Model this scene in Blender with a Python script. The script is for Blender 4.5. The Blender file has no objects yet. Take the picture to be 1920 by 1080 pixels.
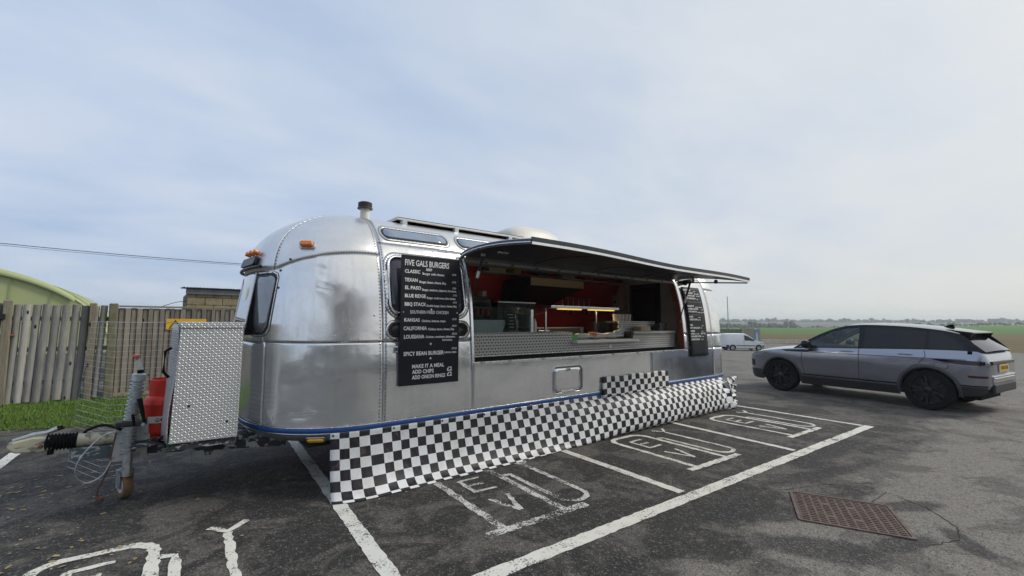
import bpy, bmesh, math, random
import numpy as np
from mathutils import Vector, Matrix, noise
from math import sin, cos, tan, pi, radians, sqrt, atan2, exp, floor

random.seed(7)
SC = bpy.context.scene
COL = SC.collection

# ------------------------------------------------------------------ camera
F_PX, PITCH, ROLL, YAW, CAM_H = 831.69, radians(4.388), radians(0.29), -radians(38.385), 1.6
def cam_axes():
    fwd = Vector((0, cos(PITCH), sin(PITCH))); rt = Vector((1, 0, 0)); up = Vector((0, -sin(PITCH), cos(PITCH)))
    r = cos(ROLL) * rt + sin(ROLL) * up; u = -sin(ROLL) * rt + cos(ROLL) * up
    R = Matrix.Rotation(YAW, 3, 'Z')
    return R @ r, R @ u, R @ fwd
_r, _u, _f = cam_axes()
cam_d = bpy.data.cameras.new('camera'); cam_o = bpy.data.objects.new('camera', cam_d); COL.objects.link(cam_o)
cam_o.matrix_world = Matrix(((_r.x, _u.x, -_f.x, 0), (_r.y, _u.y, -_f.y, 0), (_r.z, _u.z, -_f.z, CAM_H), (0, 0, 0, 1)))
cam_d.sensor_fit = 'HORIZONTAL'; cam_d.sensor_width = 36.0; cam_d.lens = 36.0 * F_PX / 1920.0
cam_d.clip_start = 0.05; cam_d.clip_end = 9000
SC.camera = cam_o

# ------------------------------------------------------------------ sky and sun
SUN_AZ, SUN_EL = radians(-30.0), radians(42.0)          # azimuth measured from +X towards +Y
w = bpy.data.worlds.new('World'); SC.world = w; w.use_nodes = True
nt = w.node_tree; nt.nodes.clear()
def N(nt, t, **kw):
    n = nt.nodes.new(t)
    for k, v in kw.items(): setattr(n, k, v)
    return n
def setin(n, **kw):
    for k, v in kw.items(): n.inputs[k].default_value = v
    return n
def math_n(nt, op, a, b=None, c=None, clamp=False):
    n = nt.nodes.new('ShaderNodeMath'); n.operation = op; n.use_clamp = clamp
    for i, v in enumerate((a, b, c)):
        if v is None: continue
        if isinstance(v, (int, float)): n.inputs[i].default_value = v
        else: nt.links.new(v, n.inputs[i])
    return n.outputs[0]
def mix_c(nt, fac, a, b, blend='MIX'):
    n = nt.nodes.new('ShaderNodeMix'); n.data_type = 'RGBA'; n.blend_type = blend; n.clamp_factor = True
    for sock, v in ((n.inputs[0], fac), (n.inputs[6], a), (n.inputs[7], b)):
        if isinstance(v, (int, float)): sock.default_value = v
        elif isinstance(v, (tuple, list)): sock.default_value = tuple(v) + ((1,) if len(v) == 3 else ())
        else: nt.links.new(v, sock)
    return n.outputs[2]
def ramp(nt, fac, stops, interp='LINEAR'):
    n = nt.nodes.new('ShaderNodeValToRGB'); cr = n.color_ramp; cr.interpolation = interp
    while len(cr.elements) < len(stops): cr.elements.new(0.5)
    for e, (p, c) in zip(cr.elements, stops):
        e.position = p; e.color = (c, c, c, 1) if isinstance(c, (int, float)) else tuple(c) + (1,)
    nt.links.new(fac, n.inputs[0]); return n.outputs[0]
def noise_n(nt, vec, scale, detail=4, rough=0.55, dist=0.0):
    n = nt.nodes.new('ShaderNodeTexNoise'); n.inputs['Scale'].default_value = scale
    n.inputs['Detail'].default_value = detail; n.inputs['Roughness'].default_value = rough; n.inputs['Distortion'].default_value = dist
    if vec is not None: nt.links.new(vec, n.inputs['Vector'])
    return n.outputs['Fac']
def mapping(nt, vec, loc=(0, 0, 0), rot=(0, 0, 0), scale=(1, 1, 1)):
    n = nt.nodes.new('ShaderNodeMapping'); nt.links.new(vec, n.inputs['Vector'])
    n.inputs['Location'].default_value = loc; n.inputs['Rotation'].default_value = rot; n.inputs['Scale'].default_value = scale
    return n.outputs[0]

sky = N(nt, 'ShaderNodeTexSky', sky_type='NISHITA'); sky.sun_disc = False
sky.sun_elevation = SUN_EL; sky.sun_rotation = radians(90) - SUN_AZ
sky.air_density = 1.0; sky.dust_density = 2.5; sky.altitude = 60
tc = N(nt, 'ShaderNodeTexCoord')
sep = N(nt, 'ShaderNodeSeparateXYZ'); nt.links.new(tc.outputs['Generated'], sep.inputs[0])
# clouds live on a flat layer overhead: direction / height
zc = math_n(nt, 'MAXIMUM', math_n(nt, 'ADD', sep.outputs['Z'], 0.16), 0.05)
cx = math_n(nt, 'DIVIDE', sep.outputs['X'], zc); cy = math_n(nt, 'DIVIDE', sep.outputs['Y'], zc)
cmb = N(nt, 'ShaderNodeCombineXYZ'); nt.links.new(cx, cmb.inputs[0]); nt.links.new(cy, cmb.inputs[1])
n1 = noise_n(nt, mapping(nt, cmb.outputs[0], loc=(3.1, 1.7, 0.4), rot=(0, 0, 0.5), scale=(0.55, 1.0, 1)), 0.9, 7, 0.52, 0.25)
n2 = noise_n(nt, mapping(nt, cmb.outputs[0], loc=(8.4, 2.2, 2.0), rot=(0, 0, 0.9), scale=(0.6, 1.0, 1)), 2.6, 6, 0.5, 0.2)
cl = math_n(nt, 'ADD', math_n(nt, 'MULTIPLY', n1, 0.68), math_n(nt, 'MULTIPLY', n2, 0.32))
cover = ramp(nt, cl, [(0.34, 0.90), (0.60, 1.0)])
shade = ramp(nt, cl, [(0.40, 0.0), (0.66, 1.0)])
# cloud brightness: whiter towards the veiled sun, as under thin overcast
sd = Vector((cos(SUN_EL) * cos(SUN_AZ), cos(SUN_EL) * sin(SUN_AZ), sin(SUN_EL)))
dt = N(nt, 'ShaderNodeVectorMath', operation='DOT_PRODUCT'); nt.links.new(tc.outputs['Generated'], dt.inputs[0]); dt.inputs[1].default_value = sd
glow = math_n(nt, 'POWER', math_n(nt, 'MULTIPLY_ADD', dt.outputs['Value'], 0.5, 0.5), 2.3)
cool = mix_c(nt, shade, (2.5, 3.55, 5.40), (4.2, 4.85, 5.95))
warm = mix_c(nt, shade, (5.3, 5.55, 5.7), (6.4, 6.3, 5.85))
cloudc = mix_c(nt, glow, cool, warm)
low = math_n(nt, 'MULTIPLY', math_n(nt, 'POWER', math_n(nt, 'SUBTRACT', 1.0, math_n(nt, 'ABSOLUTE', sep.outputs['Z'])), 7.0), math_n(nt, 'MULTIPLY_ADD', glow, 1.2, 0.12))
cloudc = mix_c(nt, low, cloudc, (5.7, 5.5, 4.95))
mixsky = mix_c(nt, cover, sky.outputs[0], cloudc)
bg = N(nt, 'ShaderNodeBackground'); nt.links.new(mixsky, bg.inputs['Color']); bg.inputs['Strength'].default_value = 0.1
out = N(nt, 'ShaderNodeOutputWorld'); nt.links.new(bg.outputs[0], out.inputs['Surface'])

sun_d = bpy.data.lights.new('sun', 'SUN'); sun_d.energy = 1.5; sun_d.angle = radians(14); sun_d.color = (1.0, 0.95, 0.88)
sun_o = bpy.data.objects.new('sun', sun_d); COL.objects.link(sun_o)
sun_o.rotation_euler = (-sd).to_track_quat('-Z', 'Y').to_euler(); sun_o.location = (20, 0, 30)

SC.view_settings.view_transform = 'Standard'; SC.view_settings.look = 'None'
SC.view_settings.exposure = 0.5; SC.view_settings.gamma = 1.0; SC.view_settings.use_curve_mapping = False
SC.cycles.max_bounces = 8; SC.cycles.volume_bounces = 1; SC.cycles.transparent_max_bounces = 12
SC.cycles.use_denoising = True

# ------------------------------------------------------------------ mesh helpers
ORG = {}
def pchip(xs, ys):
    xs = np.array(xs, float); ys = np.array(ys, float)
    h = np.diff(xs); d = np.diff(ys) / h; m = np.zeros(len(xs))
    for i in range(1, len(xs) - 1):
        if d[i-1] * d[i] > 0:
            w1, w2 = 2*h[i] + h[i-1], h[i] + 2*h[i-1]; m[i] = (w1 + w2) / (w1/d[i-1] + w2/d[i])
    m[0] = d[0]; m[-1] = d[-1]
    def f(x):
        x = min(max(x, xs[0]), xs[-1]); i = min(int(np.searchsorted(xs, x, side='right')) - 1, len(h) - 1); i = max(i, 0)
        t = (x - xs[i]) / h[i]; t2 = t*t; t3 = t2*t
        return float((2*t3-3*t2+1)*ys[i] + (t3-2*t2+t)*h[i]*m[i] + (-2*t3+3*t2)*ys[i+1] + (t3-t2)*h[i]*m[i+1])
    return f

class MB:
    def __init__(s): s.v = []; s.f = []; s.uv = {}
    def add(s, vs, fs):
        o = len(s.v); s.v += [tuple(p) for p in vs]; s.f += [tuple(i + o for i in f) for f in fs]; return s
    def box(s, c, d, R=None):
        c = Vector(c); hx, hy, hz = d[0]/2, d[1]/2, d[2]/2
        P = [Vector((x, y, z)) for z in (-hz, hz) for y in (-hy, hy) for x in (-hx, hx)]
        if R is not None: P = [R @ p for p in P]
        return s.add([c + p for p in P], [(0,2,3,1),(4,5,7,6),(0,1,5,4),(2,6,7,3),(0,4,6,2),(1,3,7,5)])
    def bx(s, x0, x1, y0, y1, z0, z1): return s.box(((x0+x1)/2, (y0+y1)/2, (z0+z1)/2), (x1-x0, y1-y0, z1-z0))
    def grid(s, P, uv=None, closed=False):
        nu, nv = len(P), len(P[0]); o = len(s.v)
        for r in P: s.v += [tuple(p) for p in r]
        for i in range(nu if closed else nu - 1):
            for j in range(nv - 1):
                a, b = i, (i + 1) % nu
                if uv is not None: s.uv[len(s.f)] = (uv[a][j], uv[b][j], uv[b][j+1], uv[a][j+1])
                s.f.append((o + a*nv + j, o + b*nv + j, o + b*nv + j + 1, o + a*nv + j + 1))
        return s
    def tube(s, pts, r, n=8, cap=True, closed=False):
        pts = [Vector(p) for p in pts]; m = len(pts); rs = r if isinstance(r, (list, tuple)) else [r]*m
        ref = None; o = len(s.v)
        for i, p in enumerate(pts):
            if closed: d = pts[(i+1) % m] - pts[i-1]
            else: d = pts[min(i+1, m-1)] - pts[max(i-1, 0)]
            d = d.normalized() if d.length > 1e-9 else Vector((0, 0, 1))
            if ref is None: ref = Vector((0, 0, 1)) if abs(d.z) < 0.9 else Vector((1, 0, 0))
            a = d.cross(ref)
            if a.length < 1e-6: a = d.orthogonal()
            a.normalize(); b = d.cross(a).normalized(); ref = -b if False else ref
            for k in range(n):
                t = 2*pi*k/n; s.v.append(tuple(p + rs[i]*(cos(t)*a + sin(t)*b)))
        for i in range(m if closed else m-1):
            for k in range(n):
                i2 = (i+1) % m
                s.f.append((o+i*n+k, o+i*n+(k+1) % n, o+i2*n+(k+1) % n, o+i2*n+k))
        if cap and not closed:
            s.f.append(tuple(o+k for k in range(n))[::-1]); s.f.append(tuple(o+(m-1)*n+k for k in range(n)))
        return s
    def lathe(s, prof, o=(0,0,0), ax=(0,0,1), n=24, a0=0.0, a1=2*pi):
        o = Vector(o); ax = Vector(ax).normalized(); e1 = ax.orthogonal().normalized(); e2 = ax.cross(e1)
        full = abs(a1-a0) > 2*pi-1e-4; m = n if full else n+1
        P = [[o + ax*h + r*(cos(a0+(a1-a0)*k/n)*e1 + sin(a0+(a1-a0)*k/n)*e2) for (r, h) in prof] for k in range(m)]
        return s.grid(P, closed=full)
    def prism(s, poly, o, ex, ey, depth):
        o, ex, ey = Vector(o), Vector(ex), Vector(ey); ez = ex.cross(ey).normalized()
        a = [o + ex*x + ey*y for x, y in poly]; b = [p + ez*depth for p in a]; n = len(poly)
        return s.add(a + b, [tuple(range(n))[::-1], tuple(range(n, 2*n))] + [(i, (i+1) % n, n+(i+1) % n, n+i) for i in range(n)])
    def ring(s, outer, inner, o, ex, ey, depth):
        o, ex, ey = Vector(o), Vector(ex), Vector(ey); ez = ex.cross(ey).normalized(); n = len(outer)
        L = [[o+ex*x+ey*y for x, y in outer], [o+ex*x+ey*y for x, y in inner]]
        T = [[p+ez*depth for p in q] for q in L]
        vs = L[0]+L[1]+T[0]+T[1]; fs = []
        for i in range(n):
            j = (i+1) % n
            fs += [(i, j, n+j, n+i), (2*n+i, 3*n+i, 3*n+j, 2*n+j), (i, 2*n+i, 2*n+j, j), (n+i, n+j, 3*n+j, 3*n+i)]
        return s.add(vs, fs)
    def build(s, name, mat, parent=None, smooth=False, bevel=0.0, solid=0.0, local=False, angle=40, kind=None, label=None, seg=2, recalc=True):
        org = ORG.get(parent.name, Vector((0,0,0))) if (parent is not None and not local) else Vector((0,0,0))
        me = bpy.data.meshes.new(name)
        me.from_pydata([(x-org.x, y-org.y, z-org.z) for x, y, z in s.v], [], s.f)
        if s.uv:
            ul = me.uv_layers.new(name='uv')
            for p in me.polygons:
                q = s.uv.get(p.index)
                if q:
                    for li, c in zip(p.loop_indices, q): ul.data[li].uv = c
        if recalc:
            bm = bmesh.new(); bm.from_mesh(me); bmesh.ops.recalc_face_normals(bm, faces=bm.faces[:]); bm.to_mesh(me); bm.free()
        if smooth:
            me.polygons.foreach_set('use_smooth', [True]*len(me.polygons))
            if angle < 180:
                try: me.set_sharp_from_angle(angle=radians(angle))
                except Exception: pass
        for m in (mat if isinstance(mat, (list, tuple)) else [mat]): me.materials.append(m)
        ob = bpy.data.objects.new(name, me); COL.objects.link(ob)
        if parent is not None:
            ob.parent = parent; ORG[ob.name] = ORG.get(parent.name, Vector((0,0,0)))
        if solid:
            md = ob.modifiers.new('solid', 'SOLIDIFY'); md.thickness = solid; md.offset = -1
        if bevel:
            md = ob.modifiers.new('bevel', 'BEVEL'); md.width = bevel; md.segments = seg; md.limit_method = 'ANGLE'; md.angle_limit = radians(35)
        if kind: ob['kind'] = kind
        if label: ob['label'] = label
        return ob
def tag(o, label=None, cat=None, group=None, kind=None):
    if label: o['label'] = label
    if cat: o['category'] = cat
    if group: o['group'] = group
    if kind: o['kind'] = kind
    return o
def thing(name, loc, label, cat, group=None, rz=0.0):
    o = bpy.data.objects.new(name, None); o.empty_display_size = 0.1; COL.objects.link(o)
    o.location = loc; o.rotation_euler = (0, 0, rz); ORG[o.name] = Vector(loc)
    return tag(o, label, cat, group)
def share(src, name, parent, M=None):
    o = src.copy(); o.name = name; COL.objects.link(o); o.parent = parent
    if M is not None: o.matrix_local = M
    return o
def rrect(x0, x1, y0, y1, r, n=6):
    P = []
    for cx_, cy_, a in ((x1-r, y0+r, -pi/2), (x1-r, y1-r, 0), (x0+r, y1-r, pi/2), (x0+r, y0+r, pi)):
        for k in range(n+1): t = a + pi/2*k/n; P.append((cx_+r*cos(t), cy_+r*sin(t)))
    return P
def lerp(a, b, t): return a + (b-a)*t
def sstep(a, b, x):
    t = min(max((x-a)/(b-a), 0), 1); return t*t*(3-2*t)

# ------------------------------------------------------------------ materials
def newmat(name):
    m = bpy.data.materials.new(name); m.use_nodes = True; nt = m.node_tree
    b = nt.nodes['Principled BSDF']; return m, nt, b
def M(name, col, rough=0.55, metal=0.0, var=0.12, vs=6.0, bump=0.0, bs=60.0, spec=0.5, coat=0.0, rvar=0.1, trans=0.0, ior=1.45, alpha=1.0, emit=None, es=0.0, stretch=(1,1,1)):
    m, nt, b = newmat(name)
    geo = N(nt, 'ShaderNodeTexCoord'); vec = mapping(nt, geo.outputs['Object'], scale=stretch)
    f = noise_n(nt, vec, vs, 5, 0.6)
    lo = tuple(c*(1-var) for c in col); hi = tuple(min(1, c*(1+var)) for c in col)
    nt.links.new(mix_c(nt, ramp(nt, f, [(0.3, 0.0), (0.7, 1.0)]), lo, hi), b.inputs['Base Color'])
    f2 = noise_n(nt, vec, vs*2.7, 4, 0.6)
    nt.links.new(math_n(nt, 'MULTIPLY_ADD', f2, rvar*2, rough-rvar, clamp=True), b.inputs['Roughness'])
    b.inputs['Metallic'].default_value = metal; b.inputs['Specular IOR Level'].default_value = spec
    b.inputs['Coat Weight'].default_value = coat; b.inputs['Coat Roughness'].default_value = 0.05
    b.inputs['Transmission Weight'].default_value = trans; b.inputs['IOR'].default_value = ior; b.inputs['Alpha'].default_value = alpha
    if emit: b.inputs['Emission Color'].default_value = tuple(emit)+(1,); b.inputs['Emission Strength'].default_value = es
    if bump:
        bn = N(nt, 'ShaderNodeBump'); bn.inputs['Strength'].default_value = 1.0; bn.inputs['Distance'].default_value = bump
        nt.links.new(noise_n(nt, vec, bs, 5, 0.6), bn.inputs['Height']); nt.links.new(bn.outputs[0], b.inputs['Normal'])
    return m

def aluminium(name, base, rough, blotch, metal=0.9):
    m, nt, b = newmat(name); g = N(nt, 'ShaderNodeNewGeometry'); pos = g.outputs['Position']
    big = noise_n(nt, mapping(nt, pos, scale=(1, 1, 1.6)), 1.7, 6, 0.62, 0.6)
    fine = noise_n(nt, mapping(nt, pos, scale=(0.6, 0.6, 8)), 26, 6, 0.65)
    scr = noise_n(nt, mapping(nt, pos, rot=(0, 0.5, 0), scale=(2, 2, 30)), 9, 5, 0.7)
    c1 = mix_c(nt, ramp(nt, big, [(0.3, 0.0), (0.7, 1.0)]), tuple(x*(1-blotch) for x in base), tuple(min(1, x*(1+blotch*0.6)) for x in base))
    strk = noise_n(nt, mapping(nt, pos, scale=(9, 9, 0.5)), 2.2, 7, 0.7, 0.3); blot = noise_n(nt, pos, 3.0, 5, 0.6, 1.2)
    c1 = mix_c(nt, math_n(nt, 'MULTIPLY', ramp(nt, strk, [(0.46, 0.0), (0.68, 1.0)]), 0.16), c1, tuple(x*0.58 for x in base))
    c1 = mix_c(nt, math_n(nt, 'MULTIPLY', ramp(nt, blot, [(0.50, 0.0), (0.70, 1.0)]), 0.10), c1, tuple(x*0.55 for x in base))
    c2 = mix_c(nt, math_n(nt, 'MULTIPLY', ramp(nt, fine, [(0.42, 0.0), (0.75, 1.0)]), 0.10), c1, tuple(x*0.7 for x in base))
    nt.links.new(c2, b.inputs['Base Color']); b.inputs['Metallic'].default_value = metal
    r = math_n(nt, 'MULTIPLY_ADD', big, 0.12, rough-0.06)
    r = math_n(nt, 'ADD', r, math_n(nt, 'MULTIPLY', ramp(nt, blot, [(0.45, 0.0), (0.70, 1.0)]), 0.07))
    r = math_n(nt, 'ADD', r, math_n(nt, 'MULTIPLY', ramp(nt, strk, [(0.45, 0.0), (0.70, 1.0)]), 0.06))
    r = math_n(nt, 'ADD', r, math_n(nt, 'MULTIPLY', ramp(nt, scr, [(0.5, 0.0), (0.8, 1.0)]), 0.04), clamp=True)
    nt.links.new(r, b.inputs['Roughness'])
    bn = N(nt, 'ShaderNodeBump'); bn.inputs['Distance'].default_value = 0.00012; bn.inputs['Strength'].default_value = 0.5
    nt.links.new(big, bn.inputs['Height'])
    bn2 = N(nt, 'ShaderNodeBump'); bn2.inputs['Distance'].default_value = 0.010; bn2.inputs['Strength'].default_value = 0.3
    nt.links.new(noise_n(nt, mapping(nt, pos, scale=(1, 1, 1.3)), 3.2, 3, 0.5, 0.4), bn2.inputs['Height']); nt.links.new(bn.outputs[0], bn2.inputs['Normal'])
    nt.links.new(bn2.outputs[0], b.inputs['Normal'])
    return m
ALU_UP = aluminium('aluminium_skin_upper', (0.88, 0.868, 0.85), 0.17, 0.08, 0.86)
ALU_LO = aluminium('aluminium_skin_lower', (0.85, 0.86, 0.865), 0.14, 0.10, 0.74)
ALU_ROOF = aluminium('aluminium_roof', (0.80, 0.79, 0.775), 0.32, 0.08)
ALU_BELLY = aluminium('aluminium_belly', (0.62, 0.62, 0.60), 0.36, 0.12)
ALU_TRIM = M('aluminium_trim', (0.78, 0.79, 0.80), 0.25, 1.0, 0.08, 12)
CHROME = M('polished_steel', (0.82, 0.83, 0.84), 0.16, 1.0, 0.06, 10)
STEEL = M('brushed_steel', (0.55, 0.57, 0.57), 0.30, 1.0, 0.10, 9, stretch=(1, 1, 6))
GALV = M('galvanised_steel', (0.52, 0.55, 0.56), 0.42, 0.85, 0.22, 22, bump=0.0008, bs=60)
SEAM = M('seam_sealant', (0.05, 0.05, 0.052), 0.7, 0, 0.2, 20)
BLACK = M('black_plastic', (0.018, 0.018, 0.020), 0.42, 0, 0.25, 14)
RUBBER = M('black_rubber', (0.012, 0.012, 0.014), 0.8, 0, 0.25, 18, bump=0.0008, bs=80, spec=0.15)
BLUE = M('blue_vinyl_stripe', (0.022, 0.095, 0.34), 0.35, 0, 0.15, 10)
AMBER = M('amber_lens', (0.75, 0.20, 0.015), 0.2, 0, 0.12, 30, coat=0.6)
AMBER_Y = M('yellow_amber_lens', (0.86, 0.48, 0.02), 0.25, 0, 0.12, 30, coat=0.6)
BOARD = M('painted_black_board', (0.014, 0.015, 0.020), 0.6, 0, 0.2, 8, spec=0.3)
CHALK = M('white_lettering', (0.88, 0.88, 0.86), 0.7, 0, 0.08, 30)
CREAM_P = M('cream_panel', (0.62, 0.52, 0.42), 0.5, 0, 0.08, 4)
RED_W = M('red_wall_panel', (0.60, 0.030, 0.028), 0.42, 0, 0.1, 4)
DARKIN = M('dark_interior', (0.022, 0.022, 0.024), 0.6, 0, 0.2, 8)
CEILW = M('interior_ceiling', (0.45, 0.45, 0.44), 0.5, 0, 0.1, 5)
WHITE_PL = M('white_plastic', (0.70, 0.70, 0.67), 0.4, 0, 0.06, 8)
OFFWHITE = M('aged_white_enamel', (0.66, 0.64, 0.57), 0.45, 0, 0.08, 8)
HATCH_REFL = M('hatch_dark_reflection', (0.012, 0.012, 0.018), 0.38, 0.0, 0.15, 5, spec=0.25)  # near-black base holds the dark reflection in the aluminium underside
GLASS_DK = M('dark_window_glass', (0.012, 0.013, 0.016), 0.06, 0, 0.1, 4, spec=0.45, rvar=0.02)
def clear_glass(name, tint, mixf=0.82):
    m, nt, b = newmat(name)
    tr = N(nt, 'ShaderNodeBsdfTransparent'); tr.inputs[0].default_value = tint + (1,)
    gl = N(nt, 'ShaderNodeBsdfGlossy'); gl.inputs['Roughness'].default_value = 0.02; gl.inputs['Color'].default_value = (0.95, 0.97, 1, 1)
    fr = N(nt, 'ShaderNodeFresnel'); fr.inputs['IOR'].default_value = 1.5
    g = N(nt, 'ShaderNodeNewGeometry'); sm = noise_n(nt, g.outputs['Position'], 5, 4)
    f = math_n(nt, 'ADD', math_n(nt, 'MULTIPLY', fr.outputs[0], 1.0), math_n(nt, 'MULTIPLY', sm, 0.03), clamp=True)
    mx = N(nt, 'ShaderNodeMixShader'); nt.links.new(f, mx.inputs[0]); nt.links.new(tr.outputs[0], mx.inputs[1]); nt.links.new(gl.outputs[0], mx.inputs[2])
    nt.links.new(mx.outputs[0], nt.nodes['Material Output'].inputs['Surface']); return m
GLASS = clear_glass('clear_glass', (0.86, 0.90, 0.90))
GLASS_CAR = clear_glass('green_tinted_glass', (0.60, 0.70, 0.66))

def tread(name, cell, base, rough, axes='xz', dark=0.35, depth=0.003, metal=1.0, aniso=1.0):
    """stamped plate: raised lozenges laid in alternating diagonals"""
    m, nt, b = newmat(name); g = N(nt, 'ShaderNodeNewGeometry'); s = N(nt, 'ShaderNodeSeparateXYZ'); nt.links.new(g.outputs['Position'], s.inputs[0])
    pick = {'x': s.outputs['X'], 'y': s.outputs['Y'], 'z': s.outputs['Z']}
    uu = math_n(nt, 'DIVIDE', pick[axes[0]], cell); vv = math_n(nt, 'DIVIDE', pick[axes[1]], cell*aniso)
    fu = math_n(nt, 'SUBTRACT', math_n(nt, 'FRACT', uu), 0.5); fv = math_n(nt, 'SUBTRACT', math_n(nt, 'FRACT', vv), 0.5)
    par = math_n(nt, 'MODULO', math_n(nt, 'ADD', math_n(nt, 'FLOOR', uu), math_n(nt, 'ADD', math_n(nt, 'FLOOR', vv), 4000)), 2.0)
    sg = math_n(nt, 'MULTIPLY_ADD', par, 2.0, -1.0); sv = math_n(nt, 'MULTIPLY', fv, sg)
    a = math_n(nt, 'DIVIDE', math_n(nt, 'ADD', fu, sv), 0.86); c = math_n(nt, 'DIVIDE', math_n(nt, 'SUBTRACT', fu, sv), 0.30)
    e = math_n(nt, 'ADD', math_n(nt, 'MULTIPLY', a, a), math_n(nt, 'MULTIPLY', c, c))
    hgt = math_n(nt, 'SUBTRACT', 1.0, e, clamp=True)
    hgt = math_n(nt, 'POWER', hgt, 0.5)
    ns = noise_n(nt, g.outputs['Position'], 7, 5, 0.6)
    col = mix_c(nt, hgt, tuple(x*dark for x in base), base)
    col = mix_c(nt, math_n(nt, 'MULTIPLY', ramp(nt, ns, [(0.4, 0.0), (0.75, 1.0)]), 0.3), col, tuple(x*0.45 for x in base))
    nt.links.new(col, b.inputs['Base Color']); b.inputs['Metallic'].default_value = metal
    nt.links.new(math_n(nt, 'MULTIPLY_ADD', ns, 0.2, rough-0.1), b.inputs['Roughness'])
    bn = N(nt, 'ShaderNodeBump'); bn.inputs['Distance'].default_value = depth; bn.inputs['Strength'].default_value = 1.0
    nt.links.new(hgt, bn.inputs['Height']); nt.links.new(bn.outputs[0], b.inputs['Normal']); return m
TREAD_BOX = tread('tread_plate', 0.0235, (0.84, 0.86, 0.86), 0.38, 'xz', 0.62, 0.004, metal=0.45)
TREAD_SIDE = tread('tread_plate_side', 0.0235, (0.76, 0.77, 0.77), 0.40, 'yz', 0.60, 0.004, metal=0.55)
TREAD_CTR = tread('stamped_counter_steel', 0.026, (0.85, 0.84, 0.80), 0.36, 'xz', 0.22, 0.004, metal=0.6, aniso=1.4)
TREAD_LAMPGLOW = tread('hood_tread_lamp_glow', 0.026, (0.85, 0.62, 0.32), 0.4, 'xz', 0.45, 0.003, metal=0.3)  # gold base carries the warm lamp glow on the fascia
# ------------------------------------------------------------------ ground
BA = radians(-2.76)
def bay(u, v, z=0.0): return (u*cos(BA) - v*sin(BA), u*sin(BA) + v*cos(BA), z)
def H(x, y):
    """height of the land: level car park that falls gently away to the right, a bank, a rising field"""
    z = -1.25*sstep(13, 50, x)
    if x > 66:
        z = lerp(-1.25, 0.0 - 0.0015*y, sstep(66, 78, x))
    if x > 78:
        t = min((x-78)/300.0, 1.6); z = -0.0015*y + t*(1.7 - 0.026*y)
        z += 0.35*noise.noise(Vector((x*0.02, y*0.02, 0)))*min(1, (x-78)/40)
    return z

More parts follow.
